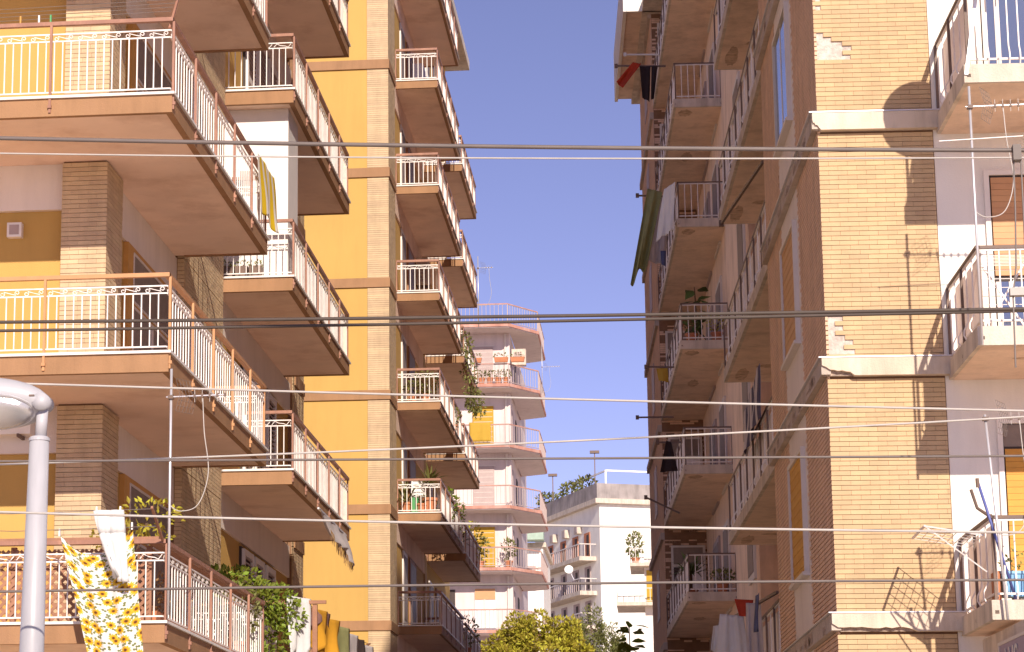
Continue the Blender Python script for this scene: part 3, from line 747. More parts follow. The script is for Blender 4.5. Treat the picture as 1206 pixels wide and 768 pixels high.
for k in range(len(LZ)):
    z0 = LZ[k]; z1 = (LZ[k+1]-0.22) if k+1 < len(LZ) else TOP
    n = left if k in (1, 2) else 0
    if k == 1: n = 150
    used = brick_face(rg, 'brick_right', 'x', Y0, -1, A0+0.001, 4.79, z0, z1-0.001, nobj=n, skip=missing, seed=200+k)
    if n: left -= used
    # ledge with a metal flashing and a broken lower edge at the corner
    fl = MB(); fl.bar((A0-0.09,Y0-0.03,z0+0.006),(4.90,Y0-0.03,z0+0.006),0.16,0.014); fl.build('flashing','grey_metal',rg)
    zb = z0-0.215; poly = [(A0-0.07, z0-0.004)]
    brk = {3: 0.10, 2: 0.42, 1: 0.95}.get(k, 0.3); x = A0-0.07
    rr = random.Random(40+k)
    low = [(A0-0.07, z0-0.09)]
    nst = 9
    for j in range(1, nst+1): low.append((A0-0.07+brk*j/nst, zb+0.105*(1-j/nst)+rr.uniform(-0.012,0.022) if j < nst else zb))
    if k == 1: low = [(A0-0.07, z0-0.12)] + [(A0-0.07+0.95*j/14, zb+0.045+rr.uniform(-0.012,0.012)) for j in range(1,14)] + [(A0+0.9, zb)]
    poly = low + [(4.90, zb), (4.90, z0-0.004), (A0-0.07, z0-0.004)]
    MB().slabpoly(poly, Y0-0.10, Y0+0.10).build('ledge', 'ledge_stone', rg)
    MB().box(A0-0.045, A0+brk, Y0-0.035, Y0+0.09, zb+0.004, z0-0.02).build('broken_core', 'broken', rg)
# street-side brick wall with window holes
WIN = [(32.5, 34.6, 5.15), (32.5, 34.6, 8.15), (32.9, 35.2, 11.3), (32.7, 34.9, 14.15), (32.7,34.9,17.15), (32.7,34.9,20.15)]
def strip_hole(u, z): return 32.45 < u < 34.75
for k in range(len(LZ)):
    z0 = LZ[k]; z1 = (LZ[k+1]-0.2) if k+1 < len(LZ) else TOP
    brick_face(rg, 'brick_shade_lifted', 'y', A0, -1, Y0+0.001, 36.95, z0, z1, skip=strip_hole, seed=300+k, jh=0.013)
    brick_face(rg, 'brick_shade_lifted', 'y', A0, -1, 70.1, 78.0, z0, z1, seed=330+k, jh=0.013)
    brick_face(rg, 'brick_shade_lifted', 'x', 70.1, -1, A0+0.035, 4.6, z0, z1, seed=350+k)
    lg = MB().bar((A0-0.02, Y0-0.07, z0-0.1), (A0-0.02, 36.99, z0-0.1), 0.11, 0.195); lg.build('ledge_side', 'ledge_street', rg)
    MB().bar((A0-0.03, Y0-0.10, z0+0.0075), (A0-0.03, 36.99, z0+0.0075), 0.15, 0.012).build('flashing', 'grey_metal', rg)
    rr = random.Random(60+k); ck = MB()
    for j in range(14):
        bb = Y0 + 0.2 + rr.random()*6.2
        ck.box(A0-0.079, A0-0.07, bb, bb+rr.uniform(0.15,0.5), z0-0.19+rr.uniform(0,0.05), z0-0.10+rr.uniform(-0.03,0.06))
    stuff(ck.build('spalled_patches', 'broken', rg))
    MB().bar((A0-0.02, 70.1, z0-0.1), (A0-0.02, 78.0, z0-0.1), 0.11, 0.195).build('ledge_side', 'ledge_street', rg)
    MB().box(A0+0.001, 3.451, 32.46, 34.74, z0, z1).build('panel', 'cream_paint', rg)
    # window in the panel
    zf = z0 + 0.85; ya, yb = 32.75, 34.45
    d = MB().box(A0-0.012, 3.44, ya, yb, zf, zf+1.5).build('window', 'dark_inside', rg)
    fr = MB()
    fr.box(A0-0.06, 3.445, ya-0.06, ya, zf-0.05, zf+1.56); fr.box(A0-0.06, 3.445, yb, yb+0.06, zf-0.05, zf+1.56)
    fr.box(A0-0.059, 3.444, ya, yb, zf+1.5, zf+1.56); fr.box(A0-0.09, 3.444, ya-0.1, yb+0.1, zf-0.1, zf-0.051); fr.build('frame', 'frame_pale', d)
    if k == 3:
        MB().box(A0-0.03, A0-0.0121, ya+0.05, (ya+yb)/2-0.04, zf+0.04, zf+1.46).build('pane', 'window_glass', d)
        MB().box(A0-0.03, A0-0.0121, (ya+yb)/2+0.04, yb-0.05, zf+0.04, zf+1.46).build('pane', 'window_glass', d)
        MB().box(A0-0.035, A0-0.0121, (ya+yb)/2-0.04, (ya+yb)/2+0.04, zf+0.02, zf+1.48).build('mullion', 'frame_pale', d)
    else:
        for j in range(24): MB().box(A0-0.03-0.003*(j%2), A0-0.0121, ya+0.01, yb-0.01, zf+0.005+j*0.0622, zf+0.063+j*0.0622).build('slat', 'shutter_amber' if k == 1 else 'shutter_orange', d)
# loggia balconies
RB = Cfg(h=0.9, hw=0.05, hh=0.035, top=0.03, band=0, bot=0.07, rw=0.022, bw=0.017, sp=0.115, spl=0.115, post=1.3, pw=0.03, pout=0.02, pdrop=0.08, inset=0.05, sw=0.3, m='white_iron', mh='dark_iron', mp='dark_iron', style='bent')
rbud = {'n': 300, 's': 0}
FRONT = {}
def right_balcony(outline, path, zb, cfg, th=0.21, fm='concrete'):
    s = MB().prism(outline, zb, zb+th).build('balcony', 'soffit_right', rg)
    f = MB(); seg_strip(f, path, 0.06, 0.0, zb+0.002, zb+th+0.004); f.build('edge', fm, s)
    railing(s, path, zb+th+0.004, cfg, rbud)
    return s
RB.sp0 = 0.42
for k in (1, 2, 3, 4, 0):       # front balconies
    zb = LZ[k]-0.27+0.0
    path = [(4.84,Y0-0.0),(4.84,27.82),(10,27.82)]
    FRONT[k] = right_balcony([(4.89,Y0+0.05),(4.89,27.87),(10,27.87),(10,Y0+0.05)], path, zb, RB)
    MB().box(4.935,4.941,27.95,29.75,zb+0.24,zb+1.06).build('screen','screen_white',FRONT[k])
RB.sp0 = 0
SR = Cfg(**RB.__dict__); SR.bw = 0.022; SR.sp = 0.2; SR.spl = 0.75; SR.rw = 0.03; SR.hh = 0.045; SR.m = 'white_iron'
SF = Cfg(**RB.__dict__); SF.bw = 0.02; SF.sp = 0.16; SF.spl = 0.9; SF.rw = 0.026
S1 = {}; S2 = {}
for k in (1, 2, 3, 4, 0, 5, 6):
    zb = LZ[k]-0.20
    S1[k] = right_balcony([(4.6,46.44),(3.51,46.44),(3.51,37.0),(4.6,37.0)][::1], [(4.6,46.5),(3.45,46.5),(3.45,37.0)], zb, SR)
    MB().box(3.53,3.536,37.2,46.3,zb+0.3,zb+1.02).build('screen','screen_grey',S1[k])
for k in (0, 1, 2, 3, 4, 5, 6, 7):
    zb = LZ[k]+0.12
    S2[k] = right_balcony([(3.51,70.09),(3.51,60.06),(4.6,60.06),(4.6,70.09)], [(3.45,70.09),(3.45,60.0),(4.6,60.0)], zb, SF)
    MB().box(3.53,3.536,60.6,69.8,zb+0.3,zb+1.02).build('screen','screen_grey',S2[k])
    zf = zb+0.21
    # end wall doors that face the street entrance
    d = MB().box(3.62,4.55,70.02,70.062,zf,zf+2.3).build('door','frame_pale',rg)
    MB().box(3.68,4.02,70.0,70.019,zf+0.1,zf+1.7).build('pane','dark_inside',d); MB().box(4.1,4.48,70.0,70.019,zf+0.1,zf+1.7).build('panel','shutter_white',d)
    MB().box(3.68,4.48,70.0,70.019,zf+1.78,zf+2.24).build('fanlight','mesh_pane',d)
for k in range(0, 8):
    zf = LZ[k]
    for (ya,yb,mm) in ((38.5,39.9,'frame_pale'),(41.0,43.5,'shutter_grey'),(47.6,48.6,'frame_pale'),(50.2,52.2,'shutter_orange'),(54.4,56.0,'frame_pale'),(61.5,63.2,'frame_pale'),(64.8,67.0,'shutter_grey')):
        d = MB().box(4.55,4.601,ya,yb,zf+0.05,zf+2.25).build('window',mm,rg)
        MB().box(4.535,4.549,ya+0.12,yb-0.12,zf+0.2,zf+2.1).build('pane','mesh_pane',d)
    MB().box(4.2,4.61,48.9,49.6,zf-0.2,zf+2.8).build('pier','brick_shade_lifted',rg)
    MB().box(A0-0.02,A0+0.01,73.0,74.4,zf+0.9,zf+2.3).build('window','shutter_grey',rg)
def spall(parent, ca, cb, ra, rb_, z, seed):
    rr = random.Random(seed); n = 22
    MB().prism([(ca+ra*rr.uniform(0.8,1.05)*math.cos(6.283*j/n), cb+rb_*rr.uniform(0.75,1.1)*math.sin(6.283*j/n)) for j in range(n)], z-0.004, z+0.01).build('spalled_patch','spall',parent)
for k in S1:
    z = LZ[k]-0.20; rr = random.Random(400+k)
    spall(S1[k],3.72,45.7,0.12,0.6,z,k); spall(S1[k],4.2,44.9,0.3,0.16,z,k+10)
    if k % 2: spall(S1[k],3.8,40.3,0.1,0.3,z,k+30)
for k in S2:
    z = LZ[k]+0.12; spall(S2[k],3.75,60.5,0.18,0.3,z,k+40)
    if k % 2 == 0: spall(S2[k],4.0,64.5,0.15,0.5,z,k+50)
for k in FRONT: spall(FRONT[k],5.5,28.6,0.16,0.06,LZ[k]-0.27,k+60); spall(FRONT[k],6.3,29.0,0.3,0.1,LZ[k]-0.27,k+70)
# front wall, cream, with shuttered doors
MB().box(4.80, 12, Y0+0.02, Y0+0.12, 0, TOP).build('wall', 'white_paint', rg)
for k in range(0, 5):
    zf = LZ[k]-0.05; ya = Y0+0.02
    d = MB().box(5.42,6.7,ya-0.012,ya+0.0,zf,zf+2.25).build('window','dark_inside',rg)
    fr = MB(); fr.box(5.36,5.42,ya-0.05,ya,zf,zf+2.31); fr.box(6.7,6.76,ya-0.05,ya,zf,zf+2.31); fr.box(5.42,6.7,ya-0.049,ya,zf+2.25,zf+2.31); fr.build('frame','marble',d)
    zs = {1: 0.2, 2: 0.95, 3: 2.0}.get(k, 1.0)
    z = zf+2.22; j = 0
    if k == 1:
        MB().box(5.43,6.69,ya-0.02,ya-0.0121,zf+1.98,zf+2.24).build('fanlight','mesh_pane',d); z = zf+1.95
    while z - 0.0735 > zf + zs:
        MB().box(5.44,6.68,ya-0.034-0.003*(j%2),ya-0.0121,z-0.072,z).build('slat','shutter_amber' if k == 1 else 'shutter_orange',d); z -= 0.075; j += 1
    if k in (2, 3):
        MB().box(5.47,6.66,ya-0.02,ya-0.0121,zf+0.1,zf+zs).build('pane','window_glass',d)
        for xx in (5.47,5.62,6.2): MB().box(xx-0.03,xx+0.03,ya-0.03,ya-0.0201,zf+0.05,zf+zs).build('mullion','frame_pale',d)
# overhanging top-floor terrace at the far end
ov = MB().box(2.76,3.9,69.9,78.6,25.36,25.57).build('terrace_slab','soffit_right',rg)
MB().box(2.74,3.92,69.8,69.899,25.30,26.9).build('parapet','white_paint',ov)
MB().box(2.66,2.759,69.8,78.7,25.30,26.9).build('parapet','white_paint',ov)
# canopy board with sign
sb = thing('shop_sign', 'lilac shop sign with pale border under the lowest balcony of the brick building', 'sign', (5.05, 29.5, 2.6), R=True)
MB().box(5.06,5.2,22.0,29.8,2.7,4.06).build('board','concrete',sb)
pl = MB().box(5.03,5.059,22.2,28.58,2.8,3.89).build('panel','sign_lilac',sb)
fr = MB(); fr.box(5.02,5.058,22.1,28.64,3.891,3.925); fr.box(5.02,5.058,28.581,28.64,2.7,3.89); fr.build('border','frame_pale',pl)
cu = bpy.data.curves.new('lettering','FONT'); cu.body = 'I US'; cu.size = 0.46; cu.extrude = 0.004; cu.materials.append(MATS['frame_pale'])
tmp = bpy.data.objects.new('lettering_curve', cu); COL.objects.link(tmp)
dg = bpy.context.evaluated_depsgraph_get(); lm = bpy.data.meshes.new_from_object(tmp.evaluated_get(dg)); bpy.data.objects.remove(tmp)
to = bpy.data.objects.new('lettering', lm); COL.objects.link(to); to.parent = pl
to.rotation_euler = (rad(90),0,rad(-90)); to.location = Vector((5.022,28.25,3.52)) - ORG[pl]

ZL = B1[0] + 0.226
# ------------------------------------------------------------------ overhead cables
def cable(label, Y, co, r, m, x0=-16, x1=14, twist=0.0):
    q = MB(); pts = []
    n = 60
    for i in range(n+1):
        X = x0+(x1-x0)*i/n; pts.append((X, Y+twist*X, co[0]*X*X+co[1]*X+co[2]))
    q.tube(pts, r, 7)
    return tag(q.build('overhead_cable', m, smooth=True), label, 'cable')
cable('thick dark cable stretched highest across the street, the fattest of all', 16, (0.00154,-0.04513,6.09575), 0.0145, 'cable_grey')
cable('thin pale cable just below the fattest dark cable', 16.4, (0.00164,-0.03631,6.137), 0.006, 'cable_pale')
cable('dark cable forming the upper of a close pair above street level', 17, (0.00055,-0.01245,5.20899), 0.0125, 'cable_dark')
cable('dark cable forming the lower of a close pair', 17.6, (0.00061,-0.00534,5.30458), 0.0115, 'cable_dark')
cable('pale cable sloping down towards the cream wall', 14, (0.00058,-0.0495,4.07926), 0.0065, 'cable_pale')
cable('pale cable rising towards the cream wall', 19, (0.00164,0.03051,4.6983), 0.008, 'cable_pale')
cable('thin dark twisted cable crossing the rising pale cable', 18.2, (0.00007,-0.01418,4.41337), 0.009, 'cable_grey')
cable('pale cable passing in front of the hung trousers', 13, (0.00176,-0.03361,3.25246), 0.0065, 'cable_pale')
cable('lowest grey cable passing in front of the sunflower cloth', 15, (-0.00102,-0.00368,3.18232), 0.0080, 'cable_grey')
t = thing('cable_dropper', 'grey clamp with two drop wires hanging from the fattest cable', 'cable clamp', (2.29, 16, 5.0))
MB().box(2.265,2.315,15.96,16.04,5.93,6.03).build('clamp','cable_grey',t)
for dx in (-0.02, 0.025):
    MB().tube([(2.29+dx,16,5.94),(2.285+dx*1.1,16,5.6),(2.275+dx*1.3,16.0,5.25),(2.26+dx*2,16.0,5.05),(2.26+dx*2.4,16,4.6)],0.0055,5).build('drop_wire','cable_grey',t)
MB().box(2.2,2.30,15.97,16.03,5.055,5.105).build('spacer','cable_pale',t)

# ------------------------------------------------------------------ street lamp
sl = thing('street_lamp', 'white street lamp with oval head on a thick tapered pole', 'street lamp', (-3.53, 14, 0))
MB().tube([(-3.535,14,0),(-3.52,14,2.7),(-3.505,14,3.93)],0.085,20,0.056).build('pole','lamp_paint',sl,smooth=True)
MB().lathe((-3.505,14,3.93),[(0.06,0),(0.06,0.015),(0.05,0.025)],20).build('collar','lamp_paint',sl)
MB().tube([(-3.498,14,3.95),(-3.49,14,4.12)],0.034,14).build('neck','lamp_paint',sl,smooth=True)
MB().tube([(-3.49,13.93,4.15),(-3.49,14.07,4.15)],0.05,16).build('knuckle','lamp_paint',sl,smooth=True)
q = MB(); n = 20; secs = []
L = 0.74
for i in range(17):
    tt = i/16; x = -3.46 - L*tt
    wv = 0.165*max(0.0, (1-(2*tt-1.0)**2))**0.42 if 0 < tt < 1 else 0.01
    wv = max(wv, 0.035 if tt < 0.5 else 0.008)
    ht = 0.02+0.115*max(0,math.sin(math.pi*(0.08+0.9*tt)))**0.7; hb = 0.02+0.075*max(0,math.sin(math.pi*(0.05+0.95*tt)))**0.6
    o = len(q.v); zc = 4.145 + 0.03*tt
    for j in range(n):
        a = 2*math.pi*j/n; cs, sn = math.cos(a), math.sin(a)
        q.v.append((x, 14+wv*math.copysign(abs(cs)**0.85,cs), zc + (ht if sn > 0 else hb)*math.copysign(abs(sn)**0.9,sn)))
    if i:
        for j in range(n): q.f.append((o-n+j,o-n+(j+1)%n,o+(j+1)%n,o+j))
q.f.append(tuple(range(n))); q.f.append(tuple(reversed(range(len(q.v)-n,len(q.v)))))
HT = Matrix.Rotation(rad(-44),3,'X'); HC = Vector((-3.46,14,4.13))
def ht(q): q.v = [tuple(HC+HT @ ((Vector(p)-HC)*0.98)) for p in q.v]; return q
ht(q); hd = q.build('head','lamp_paint',sl,smooth=True)
q = MB(); o = 0
for i in range(6):
    f = i/5
    for j in range(20):
        a = 2*math.pi*j/20; r = math.cos(f*math.pi/2)
        q.v.append((-3.79+0.25*r*math.cos(a), 14.0+0.118*r*math.sin(a), 4.085-0.062*math.sin(f*math.pi/2)))
for i in range(5):
    for j in range(20): q.f.append((i*20+j,(i+1)*20+j,(i+1)*20+(j+1)%20,i*20+(j+1)%20))
ht(q).build('lens','lamp_glass',hd,smooth=True)
q = MB(); pts = [(-3.79+0.26*math.cos(2*math.pi*j/24), 14.0+0.126*math.sin(2*math.pi*j/24), 4.088) for j in range(25)]
ht(q.tube(pts,0.008,5)).build('lens_ring','grey_metal',hd)
MB().box(-3.53,-3.50,13.83,13.845,4.16,4.17).build('latch','dark_iron',hd)

# ------------------------------------------------------------------ cloths
def cloth_mesh(tl, tr, bl, br, nrm, amp, waves, nu=28, nv=24, sag=0.0, seed=0, bow=0.0, hem=0.0):
    rnd = random.Random(seed); tl, tr, bl, br = map(Vector, (tl, tr, bl, br)); nrm = Vector(nrm).normalized()
    ph = rnd.random()*6; ph2 = rnd.random()*6; q = MB(); q.uv = []
    for j in range(nv+1):
        v = j/nv
        for i in range(nu+1):
            u = i/nu
            p = (tl*(1-u)+tr*u)*(1-v)+(bl*(1-u)+br*u)*v
            p = p - Vector((0,0,1))*sag*4*u*(1-u)*(1-v)**1.5
            f = (0.25+0.75*v)
            w_ = math.sin(u*waves*6.283+ph+v*1.3)+0.45*math.sin(u*waves*13.1+ph2-v*2)+0.35*math.sin(v*5+u*3+ph2)
            p = p + nrm*(amp*f*w_ + bow*math.sin(v*3.14))
            p = p + Vector((0,0,1))*hem*v*math.sin(u*9+ph)
            q.v.append(tuple(p)); q.uv.append((u, v*((bl-tl).length/max(0.01,(tr-tl).length))))
    for j in range(nv):
        for i in range(nu):
            a = j*(nu+1)+i; q.f.append((a,a+1,a+nu+2,a+nu+1))
    return q
def cloth(name, label, cat, m, *a, R=False, group=None, thick=0.004, **k):
    q = cloth_mesh(*a, **k); o = q.build(name, m, R=R, smooth=True)
    sm = o.modifiers.new('thickness','SOLIDIFY'); sm.thickness = thick
    return tag(o, label, cat, group)
cloth('printed_cloth','white cloth with yellow sunflower print hung before the lattice balcony','cloth','sunflower_print',
      (-6.49,26.95,5.05),(-5.69,26.95,5.11),(-6.05,26.85,3.45),(-5.50,26.85,3.45),(0,-1,0),0.035,2.6,nu=48,nv=44,sag=0.26,seed=3)
def TP(u, v): return (-6.05+(40+u/4.317-112)*0.0089, 5.27-((590+v/4.317)-602)*0.0089)
q = MB(); q.uv = []
def leg_strip(edgesL, edgesR, y, seed):
    n = len(edgesL); nu = 10; o = len(q.v)
    for j in range(n):
        (xl, zl), (xr, zr) = TP(*edgesL[j]), TP(*edgesR[j])
        for i in range(nu+1):
            u = i/nu; x = xl+(xr-xl)*u; z = zl+(zr-zl)*u
            q.v.append((x, y - 0.03*math.sin(math.pi*u) - 0.008*math.sin(u*14+j*0.7+seed), z)); q.uv.append((u, j/n))
    for j in range(n-1):
        for i in range(nu): a = o+j*(nu+1)+i; q.f.append((a,a+1,a+nu+2,a+nu+1))
leg_strip([(303,48),(308,90),(318,130),(330,168)],[(378,48),(380,90),(382,130),(384,168)],26.75,1)
leg_strip([(378,48),(380,90),(382,130),(384,168)],[(452,48),(455,90),(458,130),(461,168)],26.75,1)
leg_strip([(330,168),(350,215),(372,270),(398,330),(430,398)],[(384,168),(386,215),(400,270),(420,330),(444,398)],26.75,2)
leg_strip([(384,168),(400,215),(416,270),(430,330),(440,400),(444,420)],[(461,168),(466,215),(474,270),(482,330),(492,400),(496,425)],26.75,3)
o = q.build('trousers','cloth_white',smooth=True); sm = o.modifiers.new('thickness','SOLIDIFY'); sm.thickness = 0.03
tag(o,'white trousers pegged upside up on the line above the sunflower cloth','trousers')
t = thing('clothes_line', 'thin wire clothes line on two arms before the lattice balcony', 'clothes line', (-5.6, 27.3, 5.05))
MB().tube([(-8.6,26.9,5.16),(-7,26.9,5.09),(-5.42,26.9,5.12)],0.004,5).build('wire','cable_grey',t)
MB().tube([(-8.6,26.75,5.32),(-7,26.75,5.26),(-5.42,26.75,5.29)],0.004,5).build('wire','cable_grey',t)
MB().bar((-5.43,27.32,5.02),(-5.43,26.7,5.30),0.025,0.03).build('arm','wood_brown',t); MB().bar((-8.6,27.32,5.02),(-8.6,26.7,5.33),0.025,0.03).build('arm','wood_brown',t)
for i,(x,y,z) in enumerate(((-6.49,26.93,5.06),(-5.69,26.93,5.12),(-6.04,26.74,5.27),(-5.78,26.74,5.27))):
    tag(MB().box(x-0.008,x+0.008,y-0.02,y+0.012,z-0.03,z+0.05).build('clothes_peg','plastic_white'),'small white clothes peg clipping laundry to the lattice balcony line','clothes peg','pegs on the lattice balcony line')
cloth('towel','yellow and white striped towel hung over the end of a corner balcony rail','towel','stripe_yellow',
      (-5.345,33.2,11.06),(-5.345,34.55,11.06),(-5.33,33.45,10.34),(-5.30,34.7,10.28),(1,0,0),0.03,1.6,seed=5,hem=0.05)
t = thing('clothes_line', 'four wires strung over the rail of the topmost corner balcony', 'clothes line', (-7, 27.9, 11.0))
for i in range(4): MB().tube([(-9.5,27.7+0.12*i,11.22+0.09*i),(-7.5,27.7+0.12*i,11.19+0.09*i),(-5.5,27.7+0.12*i,11.23+0.09*i)],0.003,4).build('wire','cable_grey',t)
for x in (-5.5,-9.5): MB().bar((x,27.65,11.0),(x,28.15,11.55),0.025,0.03).build('arm','brown_iron',t)
for (x,m_,c_) in ((-7.28,'wood_orange','orange'),(-7.06,'plastic_white','white'),(-6.92,'green_plastic','green')):
    tag(MB().box(x-0.009,x+0.009,27.685,27.712,11.12,11.24).build('clothes_peg',m_),c_+' clothes peg on the wires over the topmost corner balcony','clothes peg')
t = thing('awning_hem', 'beige fringed awning tail hanging under a corner balcony of the second block', 'awning', (-5.6, 42, 6.9))
# fringed awning tail under second block balcony
q = cloth_mesh((-5.50,40.6,7.16),(-5.50,44.0,7.16),(-5.40,41.4,6.82),(-5.36,44.2,6.62),(1,0,0),0.05,3,seed=9,hem=0.06); o = q.build('fabric','cloth_grey',t,smooth=True)
sm = o.modifiers.new('thickness','SOLIDIFY'); sm.thickness = 0.004
fr = MB(); rr = random.Random(2)
for i in range(60):
    y = 41.2+i*0.05; z = 6.84-(y-41.2)*0.07; fr.bar((-5.39,y,z+0.05),(-5.38+rr.uniform(-0.02,0.02),y+rr.uniform(0,0.05),z-rr.uniform(0.08,0.2)),0.006,0.006)
stuff(fr.build('fringe','leaf_dry',t))
MB().bar((-5.5,40.5,7.15),(-5.5,44.1,7.15),0.03,0.03).build('roller','grey_metal',t)
# laundry on the lowest balcony of the second block
t = thing('clothes_line', 'clothes line outside the lowest balcony of the second block', 'clothes line', (-5.4, 42, 5.2))
MB().tube([(-5.38,38.0,5.42),(-5.38,42.0,5.34),(-5.38,46.5,5.45)],0.006,5).build('wire','cable_grey',t)
for y in (38.0,46.5): MB().bar((-5.55,min(y,44.7),5.1),(-5.36,y,5.46),0.03,0.03).build('arm','wood_brown',t)
items = [('cloth_white','white shirt drying at the near end of the lowest second block line',37.0,37.6,0.9,0.05),('cloth_mauve','mauve cloth bunched on the lowest second block line',38.1,40.0,0.22,0.06),('cloth_amber','amber cloth hung by one corner beside the mauve cloth',38.4,39.6,0.62,0.1),
  ('cloth_amber','narrow amber cloth hung next to the pale green top',40.2,41.2,0.72,0.1),('cloth_olive','pale green top on the lowest second block line',41.4,42.6,0.8,0.04),('cloth_grey','grey top drying between green top and dark socks',42.9,44.0,0.55,0.05),('cloth_black','dark socks on the far end of the lowest line',44.2,44.9,0.42,0.03),('cloth_grey','grey towel at the far end of the lowest line beside the dark socks',45.0,46.4,0.6,0.05)]
for i,(m_,lab,y0,y1,h,am) in enumerate(items):
    x = -5.36-0.01*i; tri = 0.45 if m_ == 'cloth_amber' else 0.12
    cloth('hung_cloth',lab,'laundry',m_,(x-0.12,y0,5.39),(x+0.14,y1,5.39),(x-0.1,y0+tri*0.5,5.39-h),(x+0.16,y1-tri*0.8,5.39-h*0.9),(1,0,0),am*0.6,1.5,nu=14,nv=12,seed=20+i,hem=0.08)
pg = thing('pergola', 'brown timber frame over the lowest balcony of the second block', 'pergola', (-5.5, 37.7, 4.4))
MB().bar((-6.7,37.55,5.34),(-4.98,37.55,5.34),0.06,0.05).build('beam','wood_brown',pg)
for x in (-5.55,-5.15): MB().bar((x,37.58,3.4),(x,37.58,5.31),0.07,0.07).build('post','wood_brown',pg)
MB().bar((-5.15,37.6,4.7),(-5.5,37.62,3.9),0.05,0.05).build('brace','wood_brown',pg)

# ------------------------------------------------------------------ antennas
def yagi(label, base, top, boomz, blen, R=False, dirx=1, cross=None, lean=(0,0)):
    t = thing('tv_antenna', label, 'antenna', base, R); b = Vector(base)
    tp = Vector((b.x+lean[0], b.y+lean[1], top))
    MB().tube([b, tp], 0.015, 8).build('mast','grey_metal',t,smooth=True)
    def at(z): return b+(tp-b)*((z-b.z)/(top-b.z))
    c = at(boomz)+Vector((0,-0.02,0)); e = c+Vector((dirx*blen,-0.02,0.015*blen)); MB().tube([c-Vector((dirx*0.05,0,0)),e],0.009,6).build('boom','grey_metal',t)
    MB().box(c.x-0.03,c.x+0.03,c.y-0.02,c.y+0.05,c.z-0.02,c.z+0.02).build('clamp','dark_iron',t)
    g = MB(); gx = c.x+dirx*0.13
    for i in range(7):
        a = -0.18+0.36*i/6
        g.bar((gx-dirx*abs(a)*0.25,c.y-0.15,c.z+a),(gx-dirx*abs(a)*0.25+0.14*dirx,c.y+0.1,c.z+a),0.003,0.003)
    for i in range(6):
        f = i/5
        for s_ in (-1,1): g.bar((gx+0.14*dirx*f,c.y-0.15+0.25*f,c.z+0.0),(gx-dirx*0.045+0.14*dirx*f,c.y-0.15+0.25*f,c.z+s_*0.18),0.003,0.003)
    stuff(g.build('reflector_grid','cable_grey',t))
    k = 0; x = 0.27
    while x < blen:
        p = c+(e-c)*(x/blen); MB().bar(p+Vector((0,0,-0.07)),p+Vector((0,0,0.07)),0.005,0.005).build('element','cable_pale',t)
        MB().box(p.x-0.012,p.x+0.012,p.y-0.012,p.y+0.012,p.z-0.02,p.z+0.02).build('element_clip','dark_iron',t); x += 0.085
    MB().tube(smooth_pts([c+Vector((dirx*0.36,0,-0.02)),c+Vector((dirx*0.38,0,-0.4)),c+Vector((dirx*0.43,0,-0.85)),c+Vector((dirx*0.32,0,-1.2)),c+Vector((dirx*0.12,0,-1.27)),at(max(b.z+0.1,boomz-1.2))]),0.006,5).build('coax','cable_pale',t)
    if cross: 
        z, l0, l1 = cross; p = at(z); MB().tube([p-Vector((l0,0.02,0.01)),p+Vector((l1,-0.02,0.03))],0.006,6).build('cross_rod','plastic_white',t)
    return t
yagi('tv antenna with grid reflector on a white mast at the corner of the lattice balcony',(-5.35,27.28,4.2),6.92,6.60,0.62)
yagi('tv antenna on a taped mast rising from the middle balcony of the cream wall',(4.87,27.74,7.1),10.04,9.80,0.9,R=True,cross=(9.42,0.36,0.56))
yagi('tv antenna on a leaning mast at the lowest balcony of the cream wall',(4.98,27.70,4.1),6.32,6.27,0.9,R=True,lean=(-0.13,0))
yagi('small white tv antenna at the far balconies of the yellow tower',(-5.75,81.0,18.5),20.9,20.5,0.5)
yagi('thin tv antenna on the side rail of the pink building',(-5.8,126.5,24.6),27.2,25.9,0.9)
# satellite dish on the top balcony of the cream wall
def tilt(q, c, ax): 
    rm = ax; q.v = [tuple(Vector(c)+rm @ Vector(p)) for p in q.v]; return q
sdh = thing('satellite_dish','satellite dish on a bracket at the corner of the topmost cream wall balcony','satellite dish',(4.84,27.8,10.5),R=True)
face = Vector((0.30,-0.80,0.50)).normalized(); rm = face.to_track_quat('Z','Y').to_matrix()
q = MB().lathe((0,0,0),[(0.02,-0.075),(0.15,-0.066),(0.28,-0.04),(0.41,0.0),(0.42,0.004)],28); tilt(q,(5.05,27.72,11.47),rm); q.f.pop(); q.build('dish','plastic_white',sdh,smooth=True)
MB().bar((5.06,27.78,11.42),(4.86,27.82,10.2),0.04,0.04).build('mount','grey_metal',sdh)
MB().bar((5.05,27.75,11.1),Vector((5.05,27.72,11.47))+face*0.42,0.02,0.02).build('feed_arm','grey_metal',sdh)
# ------------------------------------------------------------------ things on the cream wall balconies
z2 = LZ[2]-0.27+0.214; z1 = LZ[1]-0.27+0.214
ar = thing('drying_rack','white wire drying rack standing on the middle balcony of the cream wall','drying rack',(5.15,28.2,z2),R=True)
q = MB()
for i in range(9): q.bar((4.95+0.0*i,28.0+0.07*i,z2+0.85),(5.55,28.0+0.07*i,z2+0.85),0.006,0.006)
q.bar((4.95,28.0,z2+0.85),(4.95,28.56,z2+0.85),0.012,0.012); q.bar((5.55,28.0,z2+0.85),(5.55,28.56,z2+0.85),0.012,0.012)
for i in range(5): q.bar((4.95,28.58,z2+0.4+0.1*i),(5.55,28.58,z2+0.4+0.1*i),0.006,0.006)
q.build('wires','white_iron',ar)
for (xa,xb) in ((4.97,5.5),(5.5,4.97)): MB().bar((xa,28.3,z2),(xb,28.3,z2+0.85),0.02,0.02).build('leg','white_iron',ar)
wr = thing('wire_rack','wire drying frame jutting sideways from the lowest cream wall balcony','drying rack',(4.8,28.6,z1+0.6),R=True)
